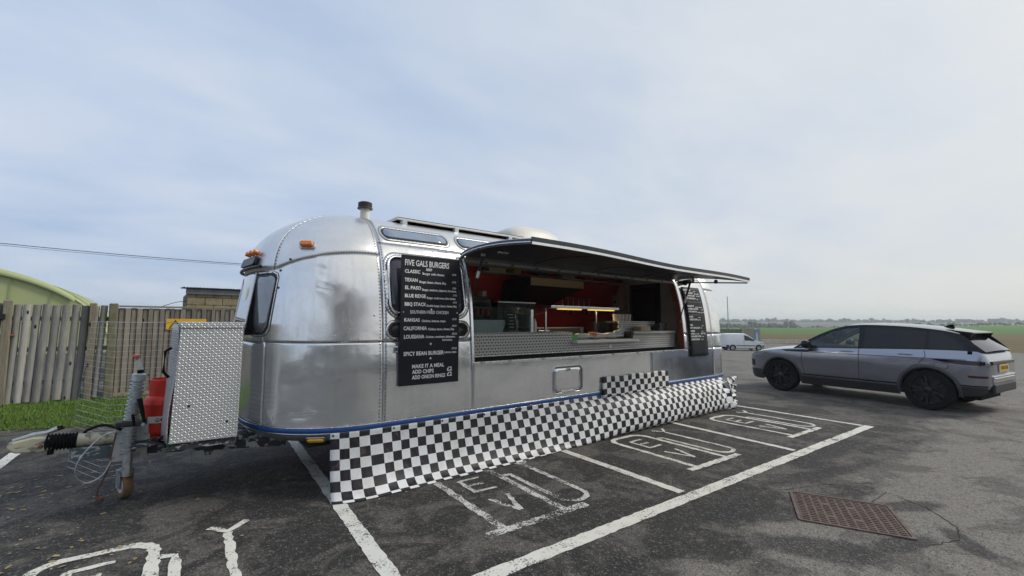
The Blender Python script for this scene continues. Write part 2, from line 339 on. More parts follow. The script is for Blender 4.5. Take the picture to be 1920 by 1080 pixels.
def asphalt():
    m, nt, b = newmat('weathered_tarmac'); g = N(nt, 'ShaderNodeNewGeometry'); pos = g.outputs['Position']
    def dotp(vec):
        d = N(nt, 'ShaderNodeVectorMath', operation='DOT_PRODUCT'); nt.links.new(pos, d.inputs[0]); d.inputs[1].default_value = vec; return d.outputs['Value']
    v = dotp((-sin(BA), cos(BA), 0)); u = dotp((cos(BA), sin(BA), 0))
    big = noise_n(nt, pos, 0.55, 5, 0.6, 0.5); mid = noise_n(nt, pos, 1.7, 9, 0.68, 0.9); lane_n = noise_n(nt, pos, 0.9, 6, 0.6, 0.4)
    # lane outside the bays is older and paler
    lane = math_n(nt, 'ADD', math_n(nt, 'SUBTRACT', 2.0, v), math_n(nt, 'MULTIPLY', math_n(nt, 'SUBTRACT', lane_n, 0.5), 2.6))
    lane = ramp(nt, math_n(nt, 'MULTIPLY_ADD', lane, 0.9, 0.3), [(0.35, 0.0), (0.65, 1.0)])
    lane_u = ramp(nt, math_n(nt, 'MULTIPLY_ADD', math_n(nt, 'ADD', u, math_n(nt, 'MULTIPLY', lane_n, 1.6)), 0.25, -0.30), [(0.3, 0.0), (0.7, 1.0)])
    lane = math_n(nt, 'MULTIPLY', lane, lane_u)
    far = ramp(nt, math_n(nt, 'MULTIPLY_ADD', math_n(nt, 'ADD', u, math_n(nt, 'MULTIPLY', big, 3.0)), 0.15, -1.35), [(0.2, 0.0), (0.8, 1.0)])
    lane = math_n(nt, 'MAXIMUM', lane, math_n(nt, 'MULTIPLY', far, 0.75))
    dark = (0.036, 0.0335, 0.0295); dark2 = (0.125, 0.113, 0.097); pale = (0.240, 0.219, 0.187); pale2 = (0.125, 0.113, 0.096)
    bayc = mix_c(nt, ramp(nt, mid, [(0.48, 0.0), (0.58, 1.0)]), dark, dark2)
    lanec = mix_c(nt, ramp(nt, mid, [(0.42, 0.0), (0.51, 1.0)]), pale2, pale)
    c = mix_c(nt, lane, bayc, lanec)
    # old oil and damp stains, each with its own outline
    sn = math_n(nt, 'MULTIPLY', math_n(nt, 'SUBTRACT', noise_n(nt, pos, 2.5, 5, 0.6), 0.5), 1.3)
    st = None
    for (px, py, rx, ry, ang) in ((4.05, 1.75, 0.50, 0.20, -0.55), (3.75, 1.25, 0.50, 0.20, -0.9), (4.75, 0.60, 0.26, 0.10, 0.6), (5.25, 1.0, 0.35, 0.12, -0.5), (5.7, 1.75, 0.9, 0.13, -0.25), (6.6, 2.0, 0.9, 0.2, -0.1), (2.25, 1.72, 0.55, 0.30, 0.35), (4.35, 0.85, 0.35, 0.10, -0.35)):
        mp = mapping(nt, pos, loc=(-px, -py, 0)); mr = mapping(nt, mp, rot=(0, 0, -ang)); ms = mapping(nt, mr, scale=(1/rx, 1/ry, 0))
        ln = N(nt, 'ShaderNodeVectorMath', operation='LENGTH'); nt.links.new(ms, ln.inputs[0])
        k = math_n(nt, 'SUBTRACT', 1.15, math_n(nt, 'ADD', ln.outputs['Value'], sn), clamp=True)
        st = k if st is None else math_n(nt, 'MAXIMUM', st, k)
    c = mix_c(nt, math_n(nt, 'MULTIPLY', ramp(nt, st, [(0.0, 0.0), (0.45, 1.0)]), 0.78), c, (0.022, 0.021, 0.021))
    # tyre-swept streaks across the far car park
    stk = noise_n(nt, mapping(nt, pos, rot=(0, 0, 0.2), scale=(1.6, 0.10, 1)), 1.0, 5, 0.6)
    c = mix_c(nt, math_n(nt, 'MULTIPLY', ramp(nt, stk, [(0.48, 0.0), (0.66, 1.0)]), math_n(nt, 'MULTIPLY', far, 0.6)), c, (0.26, 0.25, 0.23))
    # stone chips
    vo = N(nt, 'ShaderNodeTexVoronoi'); vo.inputs['Scale'].default_value = 85; nt.links.new(pos, vo.inputs['Vector'])
    chip = noise_n(nt, pos, 62, 4, 0.8); grit = noise_n(nt, pos, 17, 6, 0.75)
    c = mix_c(nt, ramp(nt, chip, [(0.36, 0.9), (0.52, 0.0)]), c, (0.010, 0.010, 0.010))
    c = mix_c(nt, math_n(nt, 'MULTIPLY', ramp(nt, vo.outputs['Color'], [(0.70, 0.0), (0.95, 1.0)]), 0.45), c, (0.32, 0.31, 0.29))
    c = mix_c(nt, math_n(nt, 'MULTIPLY', ramp(nt, grit, [(0.36, 1.0), (0.50, 0.0)]), 0.45), c, (0.014, 0.014, 0.014))
    c = mix_c(nt, math_n(nt, 'MULTIPLY', ramp(nt, grit, [(0.55, 0.0), (0.70, 1.0)]), 0.30), c, (0.30, 0.29, 0.27))
    nt.links.new(c, b.inputs['Base Color'])
    nt.links.new(math_n(nt, 'MULTIPLY_ADD', mid, 0.25, 0.66), b.inputs['Roughness']); b.inputs['Specular IOR Level'].default_value = 0.32
    bn = N(nt, 'ShaderNodeBump'); bn.inputs['Distance'].default_value = 0.009; bn.inputs['Strength'].default_value = 0.9
    nt.links.new(math_n(nt, 'ADD', math_n(nt, 'MULTIPLY', chip, 0.6), math_n(nt, 'MULTIPLY', vo.outputs['Distance'], 0.8)), bn.inputs['Height'])
    nt.links.new(bn.outputs[0], b.inputs['Normal']); return m
ASPHALT = asphalt()

def field_mat():
    m, nt, b = newmat('field_grass'); g = N(nt, 'ShaderNodeNewGeometry'); pos = g.outputs['Position']; s = N(nt, 'ShaderNodeSeparateXYZ'); nt.links.new(pos, s.inputs[0])
    n = noise_n(nt, pos, 0.06, 6, 0.6); n2 = noise_n(nt, mapping(nt, pos, scale=(1, 0.25, 1)), 0.5, 6, 0.65)
    edge = math_n(nt, 'ADD', s.outputs['X'], math_n(nt, 'MULTIPLY_ADD', n, 40, math_n(nt, 'MULTIPLY', s.outputs['Y'], 0.75)))
    green = mix_c(nt, n2, (0.062, 0.130, 0.032), (0.11, 0.205, 0.052))
    rough = mix_c(nt, n2, (0.085, 0.068, 0.034), (0.20, 0.165, 0.085))
    nt.links.new(mix_c(nt, ramp(nt, math_n(nt, 'MULTIPLY_ADD', edge, 0.008, -0.60), [(0.40, 0.0), (0.50, 1.0)]), rough, green), b.inputs['Base Color'])
    b.inputs['Roughness'].default_value = 0.95; b.inputs['Specular IOR Level'].default_value = 0.1; return m
FIELD = field_mat()

def axis(vals): return sorted(set(vals))
xs = axis([-2200, -1500, -600, -200, -80, -30, 0, 10] + list(range(13, 66, 4)) + list(range(66, 80, 2)) + list(range(82, 140, 6)) + list(range(140, 420, 20)) + [450, 520, 600, 800, 1200, 1700, 2200])
ys = axis([-2200, -1500, -700, -350, -200, -120, -80, -50, -30, -15, 0, 10, 20, 30, 45, 60, 80, 110, 150, 200, 260, 350, 500, 700, 1000, 1500, 2200])
mb = MB(); mb.grid([[(x, y, H(x, min(max(y, -250), 250)) - 0.12) for y in ys] for x in xs])
mb.build('ground', FIELD, smooth=True, kind='structure')
xs2 = axis([-22, -10, -5, 0, 5, 10] + list(range(13, 68, 3))); ys2 = axis(list(range(-60, 91, 6)))
mb = MB(); mb.grid([[(x, y, H(x, y)) for y in ys2] for x in xs2])
car_park = mb.build('car_park', ASPHALT, smooth=True, kind='structure')

# ------------------------------------------------------------------ painted markings
def paint(name, wear, col=(0.62, 0.61, 0.57)):
    m, nt, b = newmat(name); g = N(nt, 'ShaderNodeNewGeometry'); pos = g.outputs['Position']
    a = noise_n(nt, pos, 60, 5, 0.7); big = noise_n(nt, pos, 4.5, 4, 0.6)
    k = math_n(nt, 'ADD', math_n(nt, 'MULTIPLY', a, 0.62), math_n(nt, 'MULTIPLY', big, 0.38))
    f = ramp(nt, k, [(0.5-wear-0.03, 0.0), (0.5-wear+0.03, 1.0)])
    dirt = mix_c(nt, noise_n(nt, pos, 9, 5), tuple(c*0.78 for c in col), col)
    bs = N(nt, 'ShaderNodeBsdfTransparent'); mx = N(nt, 'ShaderNodeMixShader')
    nt.links.new(dirt, b.inputs['Base Color']); b.inputs['Roughness'].default_value = 0.75
    nt.links.new(f, mx.inputs[0]); nt.links.new(bs.outputs[0], mx.inputs[1]); nt.links.new(b.outputs[0], mx.inputs[2])
    nt.links.new(mx.outputs[0], nt.nodes['Material Output'].inputs['Surface']); return m
PAINT = paint('road_paint', 0.066, (0.72, 0.70, 0.62)); PAINT_WORN = paint('worn_road_paint', 0.012); PAINT_MID = paint('scuffed_road_paint', 0.065, (0.70, 0.69, 0.63))
MARKS = []
def strip(mb, pts, wd, closed=False, jit=0.009, z=0.004, w2b=True):
    """a painted line along pts with ragged edges"""
    P = []
    for i in range(len(pts)-1):
        a, b_ = Vector(pts[i]+(0,)), Vector(pts[i+1]+(0,)); L = (b_-a).length; k = max(1, int(L/0.05))
        P += [a.lerp(b_, j/k) for j in range(k)]
    P.append(Vector(pts[-1]+(0,)))
    rows = []
    for i, p in enumerate(P):
        d = (P[min(i+1, len(P)-1)] - P[max(i-1, 0)]); d.normalize(); n = Vector((-d.y, d.x, 0)); ext = 0
        l = p + n*(wd/2 + random.uniform(-jit, jit)); r = p - n*(wd/2 + random.uniform(-jit, jit))
        rows.append([bay(l.x, l.y, z) if w2b else (l.x, l.y, z), bay(r.x, r.y, z) if w2b else (r.x, r.y, z)])
    mb.grid(rows)
def mark(name, pts, wd, mat, z=0.004, w2b=True, jit=0.006):
    mb = MB(); strip(mb, pts, wd, z=z, w2b=w2b, jit=jit); return mb.build(name, mat, car_park, smooth=False)
mark('bay_front_line', [(-2.6, 2.44), (8.70, 2.50)], 0.125, PAINT)
for (u0, v0, u1, v1, wd, m) in ((1.085, 2.52, 1.17, 6.9, 0.115, PAINT_MID), (3.84, 2.58, 3.835, 6.9, 0.10, PAINT), (6.25, 2.58, 6.46, 6.9, 0.09, PAINT), (8.645, 2.58, 8.68, 6.9, 0.085, PAINT), (-1.66, 2.52, -1.655, 7.95, 0.11, PAINT_MID)):
    mark('bay_line', [(u0, v0), (u1, v1)], wd, m)
def symbol(u0, wd, mat, sx=1.0):
    """charging-point pictogram: post with E over V, base bar, cable and plug"""
    r = bpy.data.objects.new('charging_symbol', None); COL.objects.link(r); r.parent = car_park; ORG[r.name] = Vector((0, 0, 0))
    q = lambda pts: [(u0+x*sx, y) for x, y in pts]
    arc = lambda cx_, cy_, rr, a0, a1, n=8: [(cx_+rr*cos(radians(a0+(a1-a0)*k/n)), cy_+rr*sin(radians(a0+(a1-a0)*k/n))) for k in range(n+1)]
    body = [(0, 2.95)] + [(0, 4.02)] + arc(0.17, 4.06, 0.17, 180, 90) + arc(0.46, 4.06, 0.17, 90, 0) + [(0.63, 2.95)]
    mb = MB(); strip(mb, q(body), wd); mb.build('post_outline', mat, r)
    mb = MB(); strip(mb, q([(-0.17, 2.90), (0.86, 2.90)]), wd*1.25, z=0.0065); mb.build('base_bar', mat, r)
    cab = [(0.66, 3.93), (0.75, 3.90), (0.75, 3.16)] + arc(0.905, 3.16, 0.155, 180, 360, 10) + [(1.06, 4.08)]
    mb = MB(); strip(mb, q(cab), wd*0.8); mb.build('cable', mat, r)
    mb = MB(); strip(mb, q([(0.95, 4.24), (1.06, 4.10), (1.20, 4.24)]), wd*0.75, z=0.0065); mb.build('plug', mat, r)
    mb = MB()
    for k, seg in enumerate(([(0.20, 3.68), (0.20, 4.03)], [(0.20, 4.02), (0.43, 4.02)], [(0.20, 3.86), (0.38, 3.86)], [(0.20, 3.69), (0.43, 3.69)])): strip(mb, q(seg), wd*0.62, z=0.004+0.0015*k)
    mb.build('letter_e', mat, r)
    mb = MB()
    for k, seg in enumerate(([(0.21, 3.49), (0.315, 3.14)], [(0.42, 3.49), (0.315, 3.14)])): strip(mb, q(seg), wd*0.62, z=0.004+0.0015*k)
    mb.build('letter_v', mat, r)
for (u0, m, wd) in ((-0.77, PAINT, 0.075), (2.04, PAINT_WORN, 0.07), (4.64, PAINT, 0.065), (7.06, PAINT, 0.065)): symbol(u0, wd, m)
# joint in the tarmac and cracks round the cover
CRACK = M('tar_crack', (0.016, 0.016, 0.016), 0.85, 0, 0.2, 30)
def crack(pts, wd):
    Q = []
    for i in range(len(pts)-1):
        for k in range(8):
            t = k/8; Q.append((lerp(pts[i][0], pts[i+1][0], t)+random.uniform(-.008, .008), lerp(pts[i][1], pts[i+1][1], t)+random.uniform(-.008, .008)))
    Q.append(pts[-1]); mark('crack', Q, wd, CRACK, z=0.003, w2b=False, jit=wd*0.4)
crack([(5.06, 1.22), (5.5, 1.2), (5.35, 0.9), (5.02, 0.66), (4.75, 0.62), (4.45, 0.74)], 0.008)
crack([(4.75, 1.85), (5.3, 1.62), (5.7, 1.35)], 0.006); crack([(9.2, 3.6), (10.1, 2.4), (10.6, 1.6)], 0.014); crack([(2.1, 2.0), (2.6, 1.2), (2.62, 0.3)], 0.012)
crack([(3.4, 5.1), (4.6, 4.55), (5.3, 4.4)], 0.007)

# cast iron cover
RUST = M('rusty_cast_iron', (0.135, 0.098, 0.080), 0.75, 0.2, 0.35, 14, bump=0.002, bs=70)
mc = Vector((4.64, 1.29, 0)); ex = Vector((0.424, -0.906, 0)); ey = Vector((0.906, 0.424, 0))
root = thing('manhole_cover', (4.64, 1.29, 0), 'rusty rectangular cast iron drain cover set in the tarmac', 'manhole cover')
MB().ring(rrect(-.375, .375, -.35, .35, .02, 2), rrect(-.35, .35, -.325, .325, .015, 2), mc+Vector((0, 0, .001)), ex, ey, 0.010).build('frame', RUST, root)
MB().prism(rrect(-.345, .345, -.32, .32, .015, 2), mc+Vector((0, 0, .001)), ex, ey, 0.004).build('plate', RUST, root)
mb = MB(); RZ = Matrix(((ex.x, ey.x, 0), (ex.y, ey.y, 0), (0, 0, 1)))
for i in range(11):
    for j in range(16):
        a = -0.31 + 0.062*i; c = -0.295 + 0.0393*j
        if (i in (3, 6) and j in (4, 11)): continue
        mb.box(mc + ex*a + ey*c + Vector((0, 0, 0.0075)), (0.044, 0.016, 0.007), RZ)
mb.build('raised_studs', RUST, root, kind='stuff')

# fallen leaves and lichen on the dark corner of the tarmac
LEAF = M('dead_leaf', (0.32, 0.25, 0.13), 0.8, 0, 0.35, 9)
mb = MB()
for k in range(330):
    t = random.random()
    x = random.gauss(-0.95, 0.55) if k < 230 else random.uniform(-1.6, 3.0); y = random.uniform(3.3, 6.6) if k < 230 else random.uniform(3.6, 6.0)
    s_ = random.uniform(0.008, 0.024)*(1.0 if k < 230 else 0.6); a = random.uniform(0, 6.28); n = 6
    pts = []
    for i in range(n):
        t = 2*pi*i/n; rr = s_*random.uniform(0.55, 1.1); px, py = rr*1.5*cos(t), rr*0.8*sin(t)
        pts.append((x+px*cos(a)-py*sin(a), y+px*sin(a)+py*cos(a), 0.003+random.uniform(0, 0.006)))
    mb.add(pts, [tuple(range(n))])
tag(mb.build('fallen_leaves', LEAF, kind='stuff'), 'scattered pale dead leaves on dark tarmac near the tow hitch', 'leaves')

# ------------------------------------------------------------------ grass verge
def grass_mat(name, a, c_):
    m, nt, b = newmat(name); g = N(nt, 'ShaderNodeNewGeometry'); n = noise_n(nt, g.outputs['Position'], 3.0, 5, 0.6); n2 = noise_n(nt, g.outputs['Position'], 40, 3, 0.6)
    nt.links.new(mix_c(nt, math_n(nt, 'MULTIPLY_ADD', n, 0.6, math_n(nt, 'MULTIPLY', n2, 0.4)), a, c_), b.inputs['Base Color'])
    b.inputs['Roughness'].default_value = 0.8; b.inputs['Specular IOR Level'].default_value = 0.2; return m
GRASS = grass_mat('verge_grass', (0.060, 0.125, 0.016), (0.185, 0.30, 0.045))
SOIL = M('verge_soil', (0.035, 0.045, 0.018), 0.95, 0, 0.3, 5)
def edge_y(x): return 9.69 - 0.42*(x + 1.72) if x < 0.6 else 8.72
mb = MB(); gx = [-4 + 0.25*i for i in range(30)]
mb.grid([[(x, lerp(edge_y(x)+0.04*noise.noise(Vector((x*3, 0, 0))), 13.5, t), 0.005 + 0.07*min(1, t*5)) for t in (0, .03, .08, .2, .5, 1)] for x in gx])
verge = mb.build('grass_verge', SOIL, smooth=True, kind='structure')
mb = MB(); rnd = random.Random(3)
for k in range(26000):
    x = rnd.uniform(-3.6, 1.4); y0 = edge_y(x); y = y0 + (12.0-y0)*rnd.random()**1.25 + rnd.gauss(0.02, .05); h = rnd.uniform(0.015, 0.05)*(1.0 if rnd.random() < .9 else 1.6); a = rnd.uniform(0, 6.28); wd = rnd.uniform(.004, .009)
    h *= .6+.9*abs(noise.noise(Vector((x*2.1, y*2.1, 0)))) + (1.2 if noise.noise(Vector((x*5, y*5, 9))) > .42 else 0); zb = 0.005 + 0.07*max(0, min(1, (y-y0)/(13.5-y0)*5)); lx, ly = rnd.gauss(0, .35)*h, rnd.gauss(0, .35)*h
    mb.add([(x-wd*cos(a), y-wd*sin(a), zb), (x+wd*cos(a), y+wd*sin(a), zb), (x+lx, y+ly, zb+h)], [(0, 1, 2)])
mb.build('grass_blades', GRASS, verge, kind='stuff', recalc=False)
# ------------------------------------------------------------------ the aluminium trailer
YC, W, XF, XR, LC, NE = 5.5, 1.21, 1.775, 8.30, 1.075, 2.4
_tab = [(0.435, 0.26, 0.26), (0.455, 0.13, 0.13), (0.49, 0.055, 0.06), (0.545, 0.012, 0.015), (0.60, 0.0, 0.0), (1.0, 0.002, 0.0), (1.39, 0.024, 0.0), (1.83, 0.07, 0.004), (2.15, 0.138, 0.015),
        (2.36, 0.215, 0.07), (2.50, 0.305, 0.16), (2.60, 0.40, 0.27), (2.68, 0.50, 0.40), (2.75, 0.63, 0.54), (2.80, 0.78, 0.69), (2.835, 0.97, 0.87), (2.85, 1.2099, 1.05)]
_t = [0.0]
for a, b_ in zip(_tab, _tab[1:]): _t.append(_t[-1] + sqrt((a[0]-b_[0])**2 + (a[1]-b_[1])**2))
_t = [x/_t[-1] for x in _t]
PZ, PD, PR = pchip(_t, [r[0] for r in _tab]), pchip(_t, [r[1] for r in _tab]), pchip(_t, [r[2] for r in _tab])
_zt = np.linspace(0, 1, 1200); _zz = np.array([PZ(x) for x in _zt])
def TZ(z): return float(np.interp(z, _zz, _zt))
def S_near(x, t): return Vector((x, YC - (W - PD(t)), PZ(t)))
def S_far(x, t): return Vector((x, YC + (W - PD(t)), PZ(t)))
def _pw(x): return math.copysign(abs(x)**(2/NE), x)
def S_front(th, t): return Vector((XF - (LC - PR(t))*_pw(sin(th)), YC - (W - PD(t))*_pw(cos(th)), PZ(t)))
def S_rear(th, t): return Vector((XR + (LC - PR(t))*_pw(sin(th)), YC - (W - PD(t))*_pw(cos(th)), PZ(t)))
CEN = Vector((5.0, YC, 1.5))
def nrm(fn, u, t, e=2e-3):
    u0, u1 = u - e, u + e; t0, t1 = max(0, t-e), min(1, t+e)
    n = (fn(u1, t) - fn(u0, t)).cross(fn(u, t1) - fn(u, t0))
    if n.length < 1e-12: return Vector((0, 0, 1))
    n.normalize(); p = fn(u, t); c = Vector((min(max(p.x, 2.6), 7.6), YC, 1.6))
    return n if n.dot(p - c) > 0 else -n
DENTS = []          # (a, b, depth, width, falloff kind)
def segd(p, a, b_):
    ab = b_-a; t = min(max((p-a).dot(ab)/ab.dot(ab), 0), 1); q = a+ab*t; return (p-q).length, p-q, t
def disp(p):
    d = 0.0016*noise.noise(p*2.3) + 0.0009*noise.noise(p*6.1)
    for a, b_, dep, wd, kind in DENTS:
        dd, off, t = segd(p, a, b_)
        if dd > wd*4: continue
        if kind == 'c': d += dep*exp(-(sqrt(dd*dd+4e-4)-.02)/wd)*(1 if off.z < 0 else 0.35)*sin(pi*min(max(t, .06), .94))
        else: d -= dep*exp(-(dd/wd)**2)
    return d
def patch(fn, u0, u1, nu, z0, z1, nv, off=0.0, dsp=True, inset=0.0):
    f0 = z0 if callable(z0) else (lambda u: z0); f1 = z1 if callable(z1) else (lambda u: z1); P = []
    for i in range(nu+1):
        u = lerp(u0, u1, i/nu); t0, t1 = TZ(f0(u)), TZ(f1(u)); row = []
        for j in range(nv+1):
            t = lerp(t0, t1, j/nv); p = fn(u, t); n = nrm(fn, u, t); row.append(p + n*(off + (disp(p) if dsp else 0)))
        P.append(row)
    return MB().grid(P)
def surf(fn, u, z, off=0.0):
    t = TZ(z); return fn(u, t) + nrm(fn, u, t)*off
def front_hit(px, pyy, zt):
    """angle on the front cap whose point lies at plan slope px at height zt"""
    best = min(range(0, 900), key=lambda k: abs(surf(S_front, radians(k/10), zt).x/surf(S_front, radians(k/10), zt).y - px)); return radians(best/10)
_c = lambda th, z: surf(S_front, radians(th), z)
DENTS += [(_c(56, 1.02), _c(14, 1.075), -0.013, 0.05, 'c'), (_c(50, 0.70), _c(26, 0.765), -0.011, 0.04, 'c'), (_c(58, 1.36), _c(60, 0.80), -0.007, 0.03, 'c'), (_c(60, 0.80), _c(52, 0.66), 0.010, 0.04, 'c'),
          (_c(46, 1.0), _c(40, 0.85), 0.005, 0.13, 'g'), (_c(28, 1.22), _c(22, 1.2), 0.004, 0.13, 'g'), (_c(20, 0.85), _c(16, 0.9), 0.004, 0.14, 'g'), (_c(36, 1.28), _c(40, 1.2), -0.003, 0.08, 'g')]
for k in range(6): DENTS.append((_c(29+random.uniform(-2, 2), 2.24-0.062*k), _c(26.5+random.uniform(-2, 2), 2.22-0.062*k), random.choice((-1, 1, 1))*0.0035, 0.028, 'g'))
DENTS += [(_c(31, 2.2), _c(31, 1.85), -0.003, 0.03, 'g'), (_c(22, 1.88), _c(20, 1.86), 0.004, 0.08, 'g'), (_c(12, 2.34), _c(5, 2.36), -0.003, 0.05, 'g')]

trailer = thing('food_trailer', (5.0, 5.5, 0), 'silver riveted aluminium caravan food trailer with open serving hatch', 'food trailer')
RIV = MB()
def rivet(p, n, r=0.0085):
    a = n.orthogonal().normalized(); b_ = n.cross(a); q = [p + r*(cos(k*pi/3)*a + sin(k*pi/3)*b_) for k in range(6)]
    RIV.add(q + [p + n*r*0.75], [(k, (k+1) % 6, 6) for k in range(6)])
def rivets(fn, u0, u1, z0, z1, n, off=0.004, r=0.0085):
    for k in range(n+1):
        u = lerp(u0, u1, k/n); t = lerp(TZ(z0), TZ(z1), k/n); p = fn(u, t); nn = nrm(fn, u, t); rivet(p + nn*(disp(p)+off), nn, r)
BELT = 1.395
D = radians
ztop = lambda th: 2.29 - 0.19*min(1, (abs(th)/D(55)))**2
# --- skin panels, front
g_ = 0.0022
def skin(name, fn, u0, u1, nu, z0, z1, nv, mat, off=0.0, label=None):
    return patch(fn, u0, u1, nu, z0, z1, nv, off).build(name, mat, trailer, smooth=True, angle=60, solid=0.004, label=label)
skin('lower_corner_panel', S_front, D(0.02), D(61), 64, 0.602, BELT-g_, 34, ALU_LO, 0.0, 'dented lower corner panel')
skin('lower_front_panel', S_front, D(61.1), D(118.7), 30, 0.602, BELT-g_, 16, ALU_LO, 0.003)
skin('lower_corner_panel', S_front, D(118.9), D(179.98), 30, 0.602, BELT-g_, 16, ALU_LO)
skin('upper_corner_panel', S_front, D(0.02), D(62.5), 64, BELT, lambda u: ztop(u)-g_, 40, ALU_UP, 0.003)
skin('upper_front_panel', S_front, D(62.8), D(117.2), 30, BELT, lambda u: ztop(u)-g_, 18, ALU_UP, 0.002)
skin('upper_corner_panel', S_front, D(117.5), D(179.98), 30, BELT, lambda u: ztop(pi-u)-g_, 18, ALU_UP, 0.003)
skin('roof_gore', S_front, D(0.02), D(57), 46, lambda u: ztop(u), 2.8499, 24, ALU_ROOF, 0.0)
skin('roof_gore', S_front, D(57.1), D(122.7), 40, lambda u: 2.10, 2.8499, 24, ALU_ROOF, 0.003)
skin('roof_gore', S_front, D(123), D(179.98), 30, lambda u: ztop(pi-u), 2.8499, 20, ALU_ROOF)
# --- near side
OX0, OX1, OZ0, OZ1 = 2.83, 7.30, 1.134, 2.43
skin('side_upper_panel', S_near, XF+0.0012, OX0, 24, BELT, OZ1, 30, ALU_UP, 0.003)
skin('side_lower_panel', S_near, XF+0.0012, OX0-0.004, 26, 0.602, BELT-g_, 26, ALU_LO, 0.001)
skin('side_lower_panel', S_near, OX0, 6.30, 80, 0.602, OZ0, 18, ALU_LO, 0.0)
skin('side_lower_panel', S_near, 6.304, XR-0.0012, 40, 0.602, OZ0, 18, aluminium('aluminium_skin_replaced', (0.62, 0.67, 0.73), 0.17, 0.16), 0.002, 'shinier replacement side panel')
skin('side_belt_panel', S_near, OX1, XR-0.0012, 14, OZ0+0.004, BELT-g_, 8, ALU_LO, 0.001)
skin('side_upper_panel', S_near, OX1, XR-0.0012, 14, BELT, OZ1, 26, ALU_UP, 0.003)
skin('roof_panel', S_near, XF+0.0012, 5.0, 50, OZ1+0.004, 2.8499, 24, ALU_ROOF, 0.002)
skin('roof_panel', S_near, 5.004, XR-0.0012, 50, OZ1+0.004, 2.8499, 24, ALU_ROOF, 0.0)
# --- far side
skin('far_side_panel', S_far, XF+0.0012, XR-0.0012, 40, 0.602, BELT, 10, ALU_LO)
skin('far_side_panel', S_far, XF+0.0012, XR-0.0012, 40, BELT+g_, 2.8498, 30, ALU_UP)
# --- rear
skin('rear_lower_panel', S_rear, D(0.02), D(60), 40, 0.602, OZ0, 14, ALU_LO)
skin('rear_belt_panel', S_rear, D(0.02), D(60), 40, OZ0+0.004, BELT-g_, 8, ALU_LO, 0.002)
skin('rear_upper_panel', S_rear, D(0.02), D(60), 40, BELT, 2.24, 26, ALU_UP, 0.002)
skin('roof_gore', S_rear, D(0.02), D(60), 40, 2.244, 2.8499, 24, ALU_ROOF, 0.0)
skin('rear_lower_panel', S_rear, D(60.3), D(179.98), 40, 0.602, BELT-g_, 14, ALU_LO)
skin('rear_upper_panel', S_rear, D(60.3), D(179.98), 40, BELT, 2.8499, 30, ALU_UP)
# belly pan, blue stripe and its bright edges
def perim(z, off, n=26, far=True):
    P = [surf(S_front, D(90*(1-k/n)), z, off) for k in range(n+1)] + [surf(S_near, lerp(XF, XR, k/20), z, off) for k in range(1, 20)] + [surf(S_rear, D(90*k/n), z, off) for k in range(n+1)]
    return P
mb = MB()
for fn, u0, u1, nu in ((S_front, 0, pi, 60), (S_near, XF, XR, 30), (S_far, XF, XR, 20), (S_rear, 0, pi, 50)):
    q = patch(fn, u0, u1, nu, 0.4352, 0.600, 12, -0.002, dsp=False); mb.add(q.v, q.f)
mb.build('belly_pan', ALU_BELLY, trailer, smooth=True, angle=70)
def band(name, z0, z1, off, mat):
    A, B_ = perim(z0, off), perim(z1, off); mb = MB(); mb.grid([[a, b_] for a, b_ in zip(A, B_)])
    return mb.build(name, mat, trailer, smooth=True, angle=70, solid=0.006)
band('blue_stripe', 0.560, 0.603, 0.010, BLUE); band('stripe_edge_trim', 0.6035, 0.6125, 0.012, ALU_TRIM); band('stripe_edge_trim', 0.550, 0.5595, 0.012, ALU_TRIM)
# dark lining under the skin, so the seams read
mb = MB()
for args in ((S_front, 0, pi, 50, 0.60, 2.8495, 24), (S_near, XF-.01, OX0, 6, 0.60, 2.8495, 24), (S_near, OX0, OX1, 20, 0.60, OZ0-0.01, 6), (S_near, OX1, XR+.01, 6, 0.60, 2.8495, 24), (S_near, OX0, OX1, 20, OZ1+0.02, 2.8495, 14), (S_far, XF-.01, XR+.01, 20, 0.60, 2.8495, 24), (S_rear, 0, pi, 50, 0.60, 2.8495, 24)):
    q = patch(*args, off=-0.032, dsp=False); mb.add(q.v, q.f)
mb.build('skin_lining', SEAM, trailer, smooth=True)
# chassis floor and wheels out of sight behind the skirt
MB().bx(XF-0.6, XR+0.5, YC-0.85, YC+0.85, 0.38, 0.46).build('chassis', DARKIN, trailer)
for wx in (5.6, 6.45):
    for wy in (4.62, 6.38):
        wl = MB().lathe([(0.10, -.09), (0.30, -.09), (0.335, -.06), (0.34, 0), (0.335, .06), (0.30, .09), (0.10, .09)], (wx, wy, 0.34), (0, 1, 0), 28).build('wheel', RUBBER, trailer, smooth=True)
        MB().lathe([(0.0, -.07), (0.17, -.07), (0.19, -.085), (0.19, .085), (0.17, .07), (0.0, .07)], (wx, wy, 0.34), (0, 1, 0), 24).build('rim', GALV, wl, smooth=True)
# rivet rows
rivets(S_front, D(0.9), D(0.9), 0.63, 2.80, 74); rivets(S_near, XF+0.022, XF+0.022, 0.63, 2.80, 74, 0.006)
rivets(S_front, D(2), D(60), BELT+0.014, BELT+0.014, 40, 0.006)
for k in range(40):
    u = D(1.5+1.35*k); rivet(surf(S_front, u, ztop(u)+0.016, 0.003), nrm(S_front, u, TZ(ztop(u)+.016)))
for k in range(20): rivet(surf(S_front, D(56), lerp(2.16, 2.82, k/19), 0.004), nrm(S_front, D(56), TZ(lerp(2.16, 2.82, k/19))))
for x in np.arange(XF+0.05, OX0, 0.05): rivet(surf(S_near, x, BELT+0.014, 0.006), nrm(S_near, x, TZ(BELT+.014)))
for x in np.arange(OX1+0.03, XR, 0.05):
    for z in (BELT+0.014, OZ0+0.016): rivet(surf(S_near, x, z, 0.006), nrm(S_near, x, TZ(z)))
